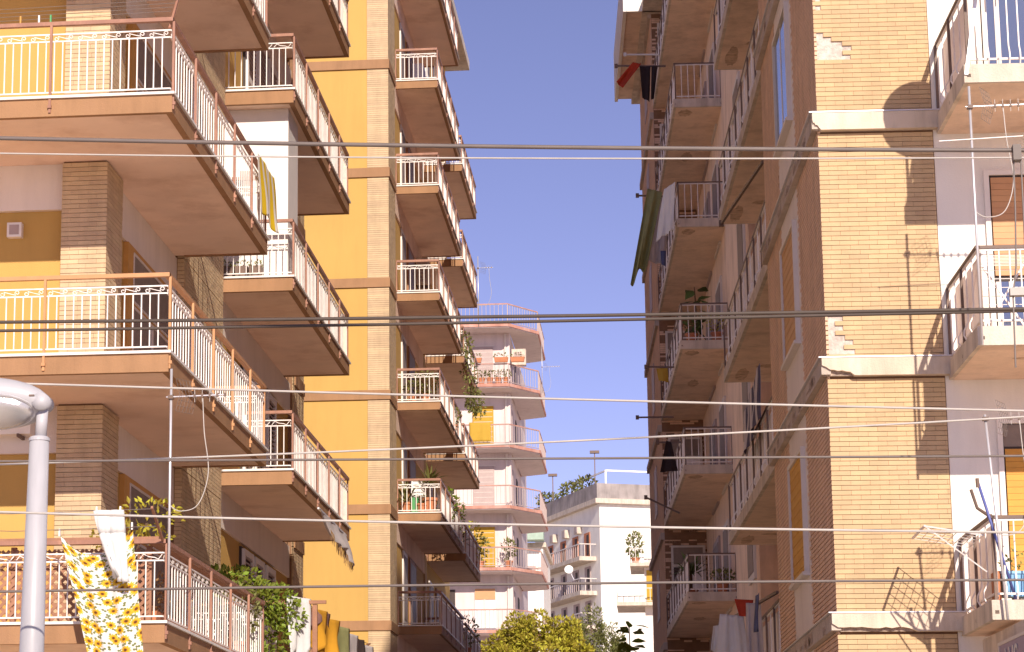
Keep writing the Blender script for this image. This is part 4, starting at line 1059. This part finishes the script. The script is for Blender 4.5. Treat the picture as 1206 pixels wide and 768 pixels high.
q = MB(); P0 = Vector((4.82,28.0,z1+0.72)); U = Vector((-0.56,0.42,0.16)); V = Vector((0.0,0.95,-0.02))
for i in range(8): q.bar(P0+U*(i/7),P0+U*(i/7)+V,0.006,0.006)
for j in range(6): q.bar(P0+V*(j/5),P0+V*(j/5)+U,0.006,0.006)
q.build('wires','white_iron',wr)
MB().bar(P0+U,P0+U+V,0.022,0.022).build('frame_bar','white_iron',wr); MB().bar(P0,P0+U,0.018,0.018).build('frame_bar','white_iron',wr)
MB().bar(P0+U,P0+Vector((0.02,0,-0.4)),0.012,0.012).build('strut','white_iron',wr)
def tapered(x0,x1,y0,y1,za,zb,i):
    q = MB(); q.v = [(x0+i,y0+i,za),(x1-i,y0+i,za),(x1-i,y1-i,za),(x0+i,y1-i,za),(x0,y0,zb),(x1,y0,zb),(x1,y1,zb),(x0,y1,zb)]
    q.f = [(3,2,1,0),(4,5,6,7),(0,1,5,4),(1,2,6,5),(2,3,7,6),(3,0,4,7)]; return q
def foliage(q, c, r, n, L, rnd, up=0.3, W=0.5):
    c = Vector(c)
    for i in range(n):
        while True:
            p = Vector((rnd.uniform(-1,1),rnd.uniform(-1,1),rnd.uniform(-1,1)))
            if p.length < 1: break
        p = p.normalized()*p.length**0.45
        pos = c+Vector((p.x*r[0],p.y*r[1],p.z*r[2]))
        d = (p+Vector((rnd.uniform(-1,1),rnd.uniform(-1,1),rnd.uniform(-1,1)+up))).normalized()
        nm = Vector((rnd.uniform(-1,1),rnd.uniform(-1,1),rnd.uniform(0,1)))
        l_ = L*rnd.uniform(0.6,1.2); q.leaf(pos, d, nm, l_, l_*W)
    return q
pn = thing('planter','blue plastic planter with small shrub on the lowest cream wall balcony','planter',(5.25,28.2,z1),R=True)
b_ = tapered(4.99,5.6,28.02,28.3,z1+0.06,z1+0.30,0.03).build('tub','blue_plastic',pn); MB().box(4.975,5.615,28.005,28.315,z1+0.301,z1+0.33).build('rim','blue_plastic',pn)
for i in range(6): MB().box(5.03+0.1*i,5.05+0.1*i,28.0,28.02,z1+0.08,z1+0.3).build('rib','blue_plastic',b_)
rnd = random.Random(8); foliage(MB(),(5.3,28.16,z1+0.42),(0.28,0.12,0.14),90,0.07,rnd).build('foliage','leaf_olive',pn)
tag(MB().box(4.93,4.98,28.0,28.3,z1+0.02,z1+0.33).build('crate','terracotta',R=True),'small terracotta coloured crate beside the blue planter','crate')
t = thing('folded_parasol','blue pole leaning out over the lowest cream wall balcony rail','pole',(5.05,27.95,z1),R=True)
MB().tube([(5.12,27.95,z1+0.02),(4.74,27.7,z1+1.25)],0.016,8).build('pole','blue_paint',t,smooth=True); MB().tube([(4.735,27.7,z1+1.2),(4.73,27.69,z1+1.3)],0.02,8).build('tip','dark_iron',t)
t = thing('bent_pole','dark iron clothes arm bent up at the lowest cream wall balcony corner','bracket',(4.84,27.8,z1+0.9),R=True)
MB().tube([(4.86,27.8,z1+0.9),(4.72,27.72,z1+0.98),(4.66,27.7,z1+1.18)],0.018,8).build('arm','dark_iron',t); MB().lathe((4.86,27.8,z1+0.88),[(0.03,0),(0.03,0.04)],8).build('socket','dark_iron',t)
dk = thing('deck_chair','white slatted chair on the lowest cream wall balcony','chair',(5.6,28.5,z1),R=True)
for i in range(4): MB().bar((5.42+0.06*i,28.45,z1+0.35+0.1*i),(5.44+0.06*i,28.95,z1+0.35+0.1*i),0.06,0.02).build('slat','plastic_white',dk)
for y in (28.45,28.95): MB().bar((5.25,y,z1+0.0),(5.66,y,z1+0.75),0.03,0.03).build('leg','plastic_white',dk); MB().bar((5.62,y+0.03,z1+0.0),(5.36,y+0.03,z1+0.42),0.03,0.03).build('leg','plastic_white',dk)

# ------------------------------------------------------------------ laundry on the street side of the brick building
def rod(label, p, q_, m='dark_iron'):
    t = thing('drying_pole',label,'drying pole',p,R=True); MB().bar(p,q_,0.04,0.04).build('bar',m,t)
    MB().box(q_[0]-0.04,q_[0]+0.04,q_[1]-0.04,q_[1]+0.04,q_[2]-0.05,q_[2]+0.05).build('end_cap',m,t)
rod('iron arm carrying the red cloth and dark garments high on the brick building',(3.47,63.4,21.62),(2.2,63.4,21.66))
rod('white tipped arm above the red cloth',(3.47,66.4,22.9),(2.55,66.4,22.92),'frame_pale')
rod('iron arm carrying the olive and grey sheets',(3.47,61.9,17.75),(2.6,61.9,17.8))
rod('iron arm carrying the small yellow cloth',(3.47,62.9,13.62),(2.75,62.9,13.64))
rod('bare iron arm below the small yellow cloth',(3.47,64.0,12.55),(2.55,64.0,12.55))
rod('iron arm carrying the dark garment above the far balconies',(3.47,61.0,11.42),(2.9,61.0,11.42))
rod('bare iron arm jutting over the distant white building',(3.47,62.5,9.9),(2.65,62.5,10.3))
rod('iron arm carrying the white dress',(3.47,37.6,5.42),(3.2,45.5,5.66))
rod('iron arm crossing the loggia above the white dress',(3.47,37.5,8.9+3.0),(3.15,41.9,12.05))
cloth('hung_cloth','red cloth blowing off the arm high on the brick building','laundry','cloth_red',(2.62,63.2,21.68),(2.84,63.2,21.64),(2.18,63.0,21.1),(2.34,63.0,20.92),(0,-1,0),0.05,1.2,nu=12,nv=14,R=True,seed=31)
cloth('hung_cloth','dark top pegged beside the red cloth','laundry','cloth_black',(2.80,63.3,21.6),(3.08,63.3,21.6),(2.84,63.2,20.72),(3.02,63.2,20.62),(0,-1,0),0.03,1.4,nu=10,nv=12,R=True,seed=32)
cloth('hung_cloth','dark scarf pegged nearest the wall beside the red cloth','laundry','cloth_black',(3.10,63.3,21.6),(3.26,63.3,21.6),(3.06,63.2,20.66),(3.14,63.2,20.7),(0,-1,0),0.03,1.4,nu=8,nv=12,R=True,seed=33)
cloth('hung_sheet','long olive sheet blowing off the far loggia arm','laundry','cloth_olive',(2.85,61.8,17.95),(3.22,61.8,17.85),(2.36,61.5,15.45),(2.78,61.5,15.95),(0,-1,0),0.09,1.6,R=True,seed=34,hem=0.12)
cloth('hung_sheet','grey sheet hanging beside the olive sheet','laundry','cloth_grey',(2.95,61.85,17.72),(3.36,61.85,17.72),(2.72,61.7,16.1),(3.25,61.7,15.95),(0,-1,0),0.06,2.0,R=True,seed=35)
cloth('hung_sheet','pale sheet hanging over the loggia rail beside the grey sheet','laundry','cloth_white',(3.2,60.6,17.6),(3.44,59.9,17.6),(2.95,60.6,16.3),(3.35,59.9,16.4),(-0.4,-1,0),0.05,2.0,R=True,seed=36)
cloth('hung_cloth','small blue cloth at the hem of the grey sheet','laundry','cloth_blue',(3.12,61.6,16.3),(3.26,61.6,16.3),(3.14,61.6,15.95),(3.24,61.6,15.9),(0,-1,0),0.02,1,nu=8,nv=8,R=True,seed=37)
cloth('hung_cloth','small bright yellow cloth on an arm of the far loggias','laundry','yellow_awning',(3.0,62.8,13.58),(3.28,62.8,13.58),(3.05,62.7,13.25),(3.3,62.7,13.2),(0,-1,0),0.03,1,nu=8,nv=8,R=True,seed=38)
cloth('hung_cloth','dark garment with spread legs hung over the lower far loggia','laundry','cloth_black',(3.1,60.9,11.45),(3.22,60.9,11.4),(2.93,60.8,10.66),(3.36,60.8,10.7),(0,-1,0),0.04,1.5,nu=12,nv=12,R=True,seed=39)
cloth('hung_sheet','pale net hanging from the topmost far loggia','laundry','cloth_grey',(3.7,59.8,24.3),(4.15,59.8,24.3),(3.8,59.7,22.9),(4.05,59.7,22.5),(0,-1,0),0.05,2,R=True,seed=40)
cloth('hung_cloth','striped blue and white awning cloth at the near loggia','awning','stripe_blue',(3.40,41.4,8.75),(3.40,38.5,9.0),(3.36,41.5,7.9),(3.36,38.4,8.15),(-1,0,0),0.04,2.2,R=True,seed=41)
cloth('dress','white dress hung by its shoulders under the near loggia','dress','cloth_white',(2.92,41.8,5.50),(3.30,41.8,5.46),(2.72,41.6,4.1),(3.46,41.6,4.0),(0,-1,0),0.05,2.2,R=True,seed=42)
cloth('hung_cloth','white blouse with puffed sleeve hung against the white dress','laundry','cloth_white',(2.84,42.3,5.35),(3.08,42.3,5.38),(2.78,42.2,4.95),(3.10,42.2,4.8),(0,-1,0),0.06,1.6,R=True,seed=47)
cloth('hung_cloth','grey patterned shirt hung beside the white dress','laundry','cloth_grey',(3.22,40.2,5.52),(3.42,39.9,5.48),(3.18,40.1,4.3),(3.44,39.8,4.35),(0,-1,0),0.05,2.0,R=True,seed=43)
cloth('hung_cloth','small red cloth pegged above dress and shirt','laundry','cloth_red',(3.10,41.0,5.66),(3.40,41.0,5.64),(3.16,40.9,5.38),(3.34,40.9,5.36),(0,-1,0),0.02,1.0,R=True,seed=44,nu=10,nv=8)
cloth('hung_cloth','dark blue socks pegged nearest the brick wall beside the grey shirt','laundry','cloth_blue',(3.22,38.3,5.44),(3.22,37.7,5.42),(3.2,38.4,4.9),(3.2,37.8,4.9),(-1,-0.3,0),0.03,1.0,R=True,seed=45,nu=10,nv=8)

# ------------------------------------------------------------------ plants
def pot(t, c, r, h, m='terracotta'):
    MB().lathe(c,[(r*0.7,0),(r*0.95,h*0.82),(r*1.1,h*0.82),(r*1.1,h),(r*0.92,h),(r*0.9,h*0.9)],14).build('pot',m,t)
def bush_plant(label, c, r, h, m, n=120, L=0.1, R=False, pr=0.14, ph=0.26, group=None):
    t = thing('potted_plant',label,'plant',c,R,group); pot(t,c,pr,ph); c = Vector(c); rnd = random.Random(int(abs(c.x*31+c.y*7+c.z*97)))
    st = MB()
    for i in range(4): 
        a = rnd.random()*6.28; st.tube([c+Vector((0,0,ph*0.9)), c+Vector((math.cos(a)*r*0.3,math.sin(a)*r*0.3,ph+h*0.6))],0.012,5)
    stuff(st.build('stems','bark',t))
    foliage(MB(), c+Vector((0,0,ph+h*0.55)), (r,r,h*0.5), n, L, rnd).build('foliage',m,t); return t
def spiky_plant(label, c, h, m='leaf_olive', n=34, R=False, pr=0.16, ph=0.3, trunk=0.0):
    t = thing('potted_plant',label,'plant',c,R); pot(t,c,pr,ph); c = Vector(c); rnd = random.Random(int(abs(c.x*31+c.y*7+c.z*97)))
    q = MB(); top = c+Vector((0,0,ph+trunk))
    if trunk: MB().tube([c+Vector((0,0,ph*0.8)),top],0.035,7).build('trunk','bark',t)
    for i in range(n):
        a = rnd.random()*6.28; e = rnd.uniform(0.1,1.3); d = Vector((math.cos(a)*math.cos(e),math.sin(a)*math.cos(e),math.sin(e))); l_ = h*rnd.uniform(0.7,1.05)
        sd = d.cross(Vector((0,0,1))).normalized()*0.028; o = len(q.v); mid = top+d*l_*0.6; tip = top+d*l_-Vector((0,0,l_*0.22*math.cos(e)))
        q.v += [tuple(top-sd*0.6),tuple(top+sd*0.6),tuple(mid+sd),tuple(mid-sd),tuple(tip)]; q.f += [(o,o+1,o+2,o+3),(o+3,o+2,o+4)]
    q.build('leaves',m,t); return t
zt = TB[2]+0.226
spiky_plant('spiky potted plant next to the white chair on the tower balcony',(-6.78,67.45,zt),0.75)
spiky_plant('tall spiky potted plant at the rail corner of the tower balcony',(-6.15,67.5,zt),0.7,trunk=0.35,pr=0.2,ph=0.42)
bush_plant('low potted shrub by the green bin on the tower balcony',(-6.36,67.4,zt),0.12,0.2,'leaf_olive',60,0.08)
bush_plant('climbing shrub spilling through the tower balcony rail',(-6.0,71.2,zt),0.28,0.9,'leaf_ivy',240,0.11)
bush_plant('bushy plant further along the same tower balcony rail',(-6.0,73.8,zt),0.3,1.0,'leaf_ivy',240,0.11)
ch = thing('garden_chair','white plastic chair behind the rail of a plant filled tower balcony','chair',(-6.48,67.9,zt))
for i in range(5): MB().box(-6.68,-6.28,67.86,67.89,zt+0.45+0.1*i,zt+0.53+0.1*i).build('slat','plastic_white',ch)
for x in (-6.68,-6.31):
    MB().box(x,x+0.03,67.87,67.9,zt,zt+0.95).build('leg','plastic_white',ch); MB().box(x,x+0.03,68.25,68.28,zt,zt+0.42).build('leg','plastic_white',ch)
MB().box(-6.68,-6.28,67.901,68.28,zt+0.42,zt+0.45).build('seat','plastic_white',ch)
gb = thing('bin','small green bin on the plant filled tower balcony','bin',(-6.55,67.45,zt)); MB().lathe((-6.56,67.4,zt),[(0.09,0),(0.11,0.38)],12).build('body','green_plastic',gb); MB().lathe((-6.56,67.4,zt+0.381),[(0.12,0),(0.12,0.03),(0.06,0.05)],12).build('lid','green_plastic',gb)
zt = TB[3]+0.226
bush_plant('leafy potted shrub on the tower balcony above the white chair',(-6.25,67.6,zt),0.36,0.62,'leaf_olive',260,0.1)
bush_plant('second leafy shrub against the wall above the white chair',(-6.6,67.9,zt),0.28,0.4,'leaf_olive',160,0.1)
bush_plant('shrub overhanging the side rail two floors above the tower street door',(-5.95,72.6,zt),0.26,0.5,'leaf_olive',140,0.1)
t = thing('hanging_vine','green vine hanging from the far tower balconies','vine',(-5.8,77,18.5)); rnd = random.Random(4); q = MB()
for i in range(9): foliage(q,(-5.85+0.03*i,75.6+0.35*i,16.9-0.22*i+0.35*math.sin(i)),(0.22,0.35,0.42),80,0.13,rnd,up=-0.4)
q.build('foliage','leaf_olive',t); MB().tube([(-5.95,75.6,16.9),(-5.86,77,16.4),(-5.7,78.4,15.2)],0.015,5).build('stem','bark',t)
zt = TB[1]+0.126
bush_plant('dark shrub on the lowest far tower balcony rail',(-5.9,76.6,TB[1]+0.126),0.35,0.9,'leaf_olive',220,0.12)
spiky_plant('spiky plant on the far tower balcony above the shaded one',(-6.1,76.0,TB[2]+0.126),0.8,n=40)
bush_plant('leafy tall plant at the far tower balcony corner above the shaded one',(-5.95,80.2,TB[2]+0.126),0.3,1.2,'leaf_lime',220,0.12)
# vine at the first block end
vn = thing('climbing_vine','lush green vine growing between the corner balcony and second block','vine',(-5.75,36.4,0)); q = MB(); rnd = random.Random(12)
for (c,r,n) in (((-6.15,35.4,5.42),(0.25,0.6,0.2),110),((-6.0,36.1,5.45),(0.3,0.5,0.25),130),((-5.85,36.7,5.3),(0.28,0.4,0.3),150),((-5.62,37.0,5.25),(0.26,0.3,0.3),150),((-5.72,36.9,4.75),(0.26,0.4,0.35),150),((-5.9,36.4,4.3),(0.3,0.5,0.4),140),((-5.45,37.2,5.1),(0.2,0.2,0.22),70)):
    foliage(q,c,r,int(n*2.0),0.095,rnd,up=0.0,W=0.62)
q.build('foliage','leaf_ivy',vn); st = MB()
for i in range(5): st.tube([(-5.75+0.05*i,36.4+0.1*i,0),(-5.8+0.06*i,36.4+0.12*i,2.4),(-5.7-0.1*i,36.6+0.2*(i-2),4.9)],0.02,6,0.01)
stuff(st.build('stems','bark',vn))
vn = thing('climbing_vine','thin yellow green vine climbing by the window above the lattice balcony','vine',(-6.0,28.6,ZL)); q = MB(); rnd = random.Random(13)
foliage(q,(-5.75,28.0,5.35),(0.4,0.25,0.2),110,0.09,rnd); foliage(q,(-5.95,28.1,5.15),(0.5,0.25,0.15),100,0.09,rnd); q.build('foliage','leaf_lime',vn)
MB().tube([(-6.0,28.3,ZL),(-5.95,28.1,4.8),(-5.75,28.0,5.3)],0.012,5).build('stem','bark',vn); pot(vn,(-6.0,28.3,ZL),0.15,0.28)
bs = bush_plant('dry brownish shrub outside the far end of the lattice balcony rail',(-5.62,33.3,ZL),0.30,0.75,'leaf_olive',260,0.09)
# greenery behind the lattice balcony side rail
q = MB(); rnd = random.Random(15); t = thing('hedge_screen','pale dried reed greenery behind the lattice balcony side rail','plant',(-5.75,31,ZL))
for i in range(14): foliage(q,(-5.72,28.2+0.42*i,ZL+0.35),(0.08,0.24,0.32),60,0.07,rnd)
stuff(q.build('foliage','leaf_dry',t)); tapered(-5.86,-5.60,27.9,34.0,ZL+0.004,ZL+0.16,0.02).build('trough','terracotta',t)
# pink building plants
for k,(x) in enumerate((-9.0,-8.6,-8.2,-7.8,-7.4)):
    bush_plant('terracotta pot with small plant in the row below the pink roof terrace',(x,122.75,PKZ[5]+0.235),0.22,0.34,'leaf_olive',40,0.16,pr=0.17,ph=0.34,group='pots in a row on the pink building')
for (x,zz) in ((-8.9,4),(-7.6,4),(-6.8,4)):
    t = thing('rail_planter','terracotta trough with low plants on a rail of the pink building','planter',(x,122.4,PKZ[5]+1.2),group='rail troughs on the pink building')
    tapered(x-0.35,x+0.35,122.2,122.45,PKZ[5]+1.26,PKZ[5]+1.5,0.04).build('trough','terracotta',t); foliage(MB(),(x,122.32,PKZ[5]+1.58),(0.34,0.12,0.12),40,0.12,random.Random(int(x*10))).build('foliage','leaf_olive',t)
bush_plant('tall leafy plant by the yellow door on the pink building',(-8.8,122.9,PKZ[2]+0.235),0.4,1.2,'leaf_olive',160,0.2,pr=0.22,ph=0.35)
bush_plant('shrub in a pot between door and corner on the pink building',(-7.4,122.9,PKZ[2]+0.235),0.3,1.0,'leaf_olive',120,0.2,pr=0.2,ph=0.35)
cloth('awning_sheet','yellow sheet over the rail of the pink building','awning','yellow_awning',(-9.2,122.3,PKZ[4]+1.3),(-8.15,122.3,PKZ[4]+1.3),(-9.2,122.28,PKZ[4]+0.35),(-8.15,122.28,PKZ[4]+0.35),(0,-1,0),0.03,2,nu=12,nv=8)
t = thing('air_conditioner','air conditioner at the top floor corner of the pink building','air conditioner',(-7.1,125,PKZ[5]+1.6)); b_ = MB().box(-7.2,-6.5,124.3,124.8,PKZ[5]+1.5,PKZ[5]+2.3).build('casing','concrete',t); MB().box(-7.1,-6.7,124.285,124.299,PKZ[5]+1.65,PKZ[5]+2.15).build('fan_grille','shutter_grey',b_)
# roof bushes on the distant building
for i,(u,v,r,lab) in enumerate(((0.8,11.5,1.6,'dense green bush on the right part of the distant roof'),(1.0,8.3,0.9,'low green bush beside the dense one on the distant roof'),(5.0,0.6,0.9,'shrub on the shaded side of the distant roof near the pergola'),(8.5,0.6,0.9,'shrub midway along the shaded distant parapet'),(15,0.6,0.9,'shrub at the far end of the shaded distant parapet'))):
    t = thing('roof_bush',lab,'bush',FP(u,v,32.5)); c = FP(u,v,33.1); foliage(MB(),c,(r*1.1,r,0.8),260,0.4,random.Random(70+i)).build('foliage','leaf_olive',t); MB().tube([FP(u,v,32.4),c],0.08,5).build('trunk','bark',t)
# loggia plants of the brick building
spiky_plant('dark palm in the lower far loggia of the brick building',(3.68,62.2,LZ[2]+0.33),0.75,'leaf_dark',44,R=True,trunk=0.35)
def big_leaf(label,c,h,n,L,m,R=False,name='potted_plant'):
    t = thing(name,label,'plant',c,R); pot(t,c,0.2,0.36); c = Vector(c); rnd = random.Random(int(c.y*10)); MB().tube([c+Vector((0,0,0.3)),c+Vector((0.03,0.0,h*0.5)),c+Vector((0,0,h))],0.03,6,0.012).build('stem','bark',t)
    q = MB(); q.v = [(0,0,0),(-0.22,0.3,0.03),(-0.27,0.55,0.02),(0,1,-0.12),(0.27,0.55,0.02),(0.22,0.3,0.03),(0,0.5,-0.03)]; q.f = [(0,6,1),(1,6,2),(2,6,3),(3,6,4),(4,6,5),(5,6,0)]
    q.v = [(a*L,b*L,z*L) for a,b,z in q.v]; me = q.mesh('leaf',m)
    for i in range(n):
        f = 0.35+0.65*i/n; a_ = i*2.4+rnd.random(); ro = rnd.uniform(0.0,0.3)*L*1.2; inst(me,'leaf',t,c+Vector((-math.sin(a_)*ro,math.cos(a_)*ro,h*f+rnd.uniform(-0.1,0.1))),rot=(rnd.uniform(-0.9,0.9),rnd.uniform(-0.7,0.7),a_))
    return t
big_leaf('large leaved plant in a pot in the upper far loggia',(3.95,62.0,LZ[4]+0.33),1.75,16,0.42,'leaf_dark',R=True)
bush_plant('trailing plant at the rail of the lower far loggia',(4.3,60.35,LZ[2]+0.33),0.28,0.3,'leaf_olive',160,0.1,R=True)
bush_plant('small plant behind the upper far loggia rail',(3.75,60.5,LZ[4]+0.33),0.16,0.3,'leaf_dark',80,0.1,R=True)
bush_plant('flowering plant at the right end of the upper far loggia rail',(4.35,60.4,LZ[4]+0.33),0.2,0.4,'leaf_lime',90,0.1,R=True)
bush_plant('bushy plant on the upper jutting balcony beyond the brick building',(-1.95,182.6,22.25),0.55,1.7,'leaf_olive',260,0.3,pr=0.3,ph=0.4)

for i,(x,lab) in enumerate(((-6.58,'dark patterned planter box nearest the brick pier on the white veranda balcony'),(-6.36,'middle dark patterned planter box on the white veranda balcony'),(-6.14,'dark patterned planter box farthest from the brick pier on the white veranda balcony'))):
    t = thing('planter_box',lab,'planter',(x,37.97,B2[2]+0.226)); zz = B2[2]+0.226
    tapered(x-0.1,x+0.1,37.88,38.06,zz,zz+0.2,0.015).build('box','dark_iron',t); foliage(MB(),(x,37.97,zz+0.23),(0.09,0.07,0.06),40,0.06,random.Random(i)).build('foliage','leaf_olive',t)
# ------------------------------------------------------------------ trees
def tree(label, base, h, blobs, n, L, m, seed, tr=0.14, W=0.5):
    t = thing('tree',label,'tree',base); b = Vector(base); rnd = random.Random(seed)
    c0 = Vector(blobs[0][0]); k = MB(); fork = b+Vector((0.05,0,(c0.z-b.z)*0.62)); k.tube([b,b+Vector((0.08,0.03,(c0.z-b.z)*0.3)),fork],tr,9,tr*0.7)
    for (c,r) in blobs: k.tube([fork,(fork+Vector(c))/2+Vector((rnd.uniform(-0.2,0.2),0,0.1)),Vector(c)+Vector((0,0,r[2]*0.3))],tr*0.5,6,tr*0.12)
    k.build('trunk','bark',t); q = MB()
    for (c,r) in blobs:
        for j in range(12):
            a = Vector((rnd.uniform(-1,1),rnd.uniform(-1,1),rnd.uniform(-1,1))).normalized(); cc = Vector(c)+Vector((a.x*r[0],a.y*r[1],a.z*r[2]))*rnd.uniform(0.45,1.0); s_ = rnd.uniform(0.25,0.45)
            foliage(q,cc,(r[0]*s_,r[1]*s_,r[2]*s_),n//12,L,rnd,up=0.5,W=W)
    q.build('crown',m,t); return t
tree('yellow green round tree standing in the street before the pink building',(-5.7,113,0),13,[((-5.7,113,11.4),(1.15,1.0,1.0)),((-6.8,113.2,10.8),(0.9,0.9,0.95)),((-4.6,113.1,11.0),(0.9,0.9,0.95)),((-5.8,112.7,10.0),(1.6,1.2,1.1)),((-7.4,113.2,10.1),(0.7,0.7,0.9)),((-3.9,113.2,10.3),(0.65,0.7,0.9))],2200,0.2,'leaf_lime',1)
tree('slender green tree before the distant white building',(-3.3,116,0),12,[((-3.3,116,11.6),(0.55,0.6,1.2)),((-2.6,116.2,11.2),(0.5,0.5,1.1)),((-3.9,116,11.3),(0.5,0.5,1.0)),((-3.1,116,10.2),(1.1,0.9,1.0)),((-2.1,116.1,10.6),(0.4,0.4,0.9))],1100,0.18,'leaf_olive',2,W=0.32)
tree('small dark green tree at the foot of the pink building by the tower',(-8.1,98,0),8,[((-8.1,98,9.4),(0.7,0.7,0.7)),((-7.4,98,9.0),(0.6,0.6,0.6))],600,0.18,'leaf_lime',3)
big_leaf('plant with broad dark leaves at the foot of the far brick building',(-0.95,69,4.6),3.2,44,0.42,'leaf_ivy',name='broad_leaved_plant')
t = thing('planting_wall','low rendered wall under the broad leaved plant','wall',(-0.95,69.3,0)); MB().box(-1.7,-0.2,68.7,70.2,0,4.5).build('wall','cream_paint',t); MB().box(-1.78,-0.12,68.62,70.28,4.5,4.6).build('coping','concrete',t)
q = thing('wooden_pole','pale thin pole standing before the slender green tree','pole',(-2.6,92,0)); MB().tube([(-2.65,92,0),(-2.65,92,8.6)],0.05,8,0.04).build('shaft','yellow_paint',q); MB().lathe((-2.65,92,8.6),[(0.05,0),(0.05,0.03),(0.02,0.05)],8).build('cap','grey_metal',q)
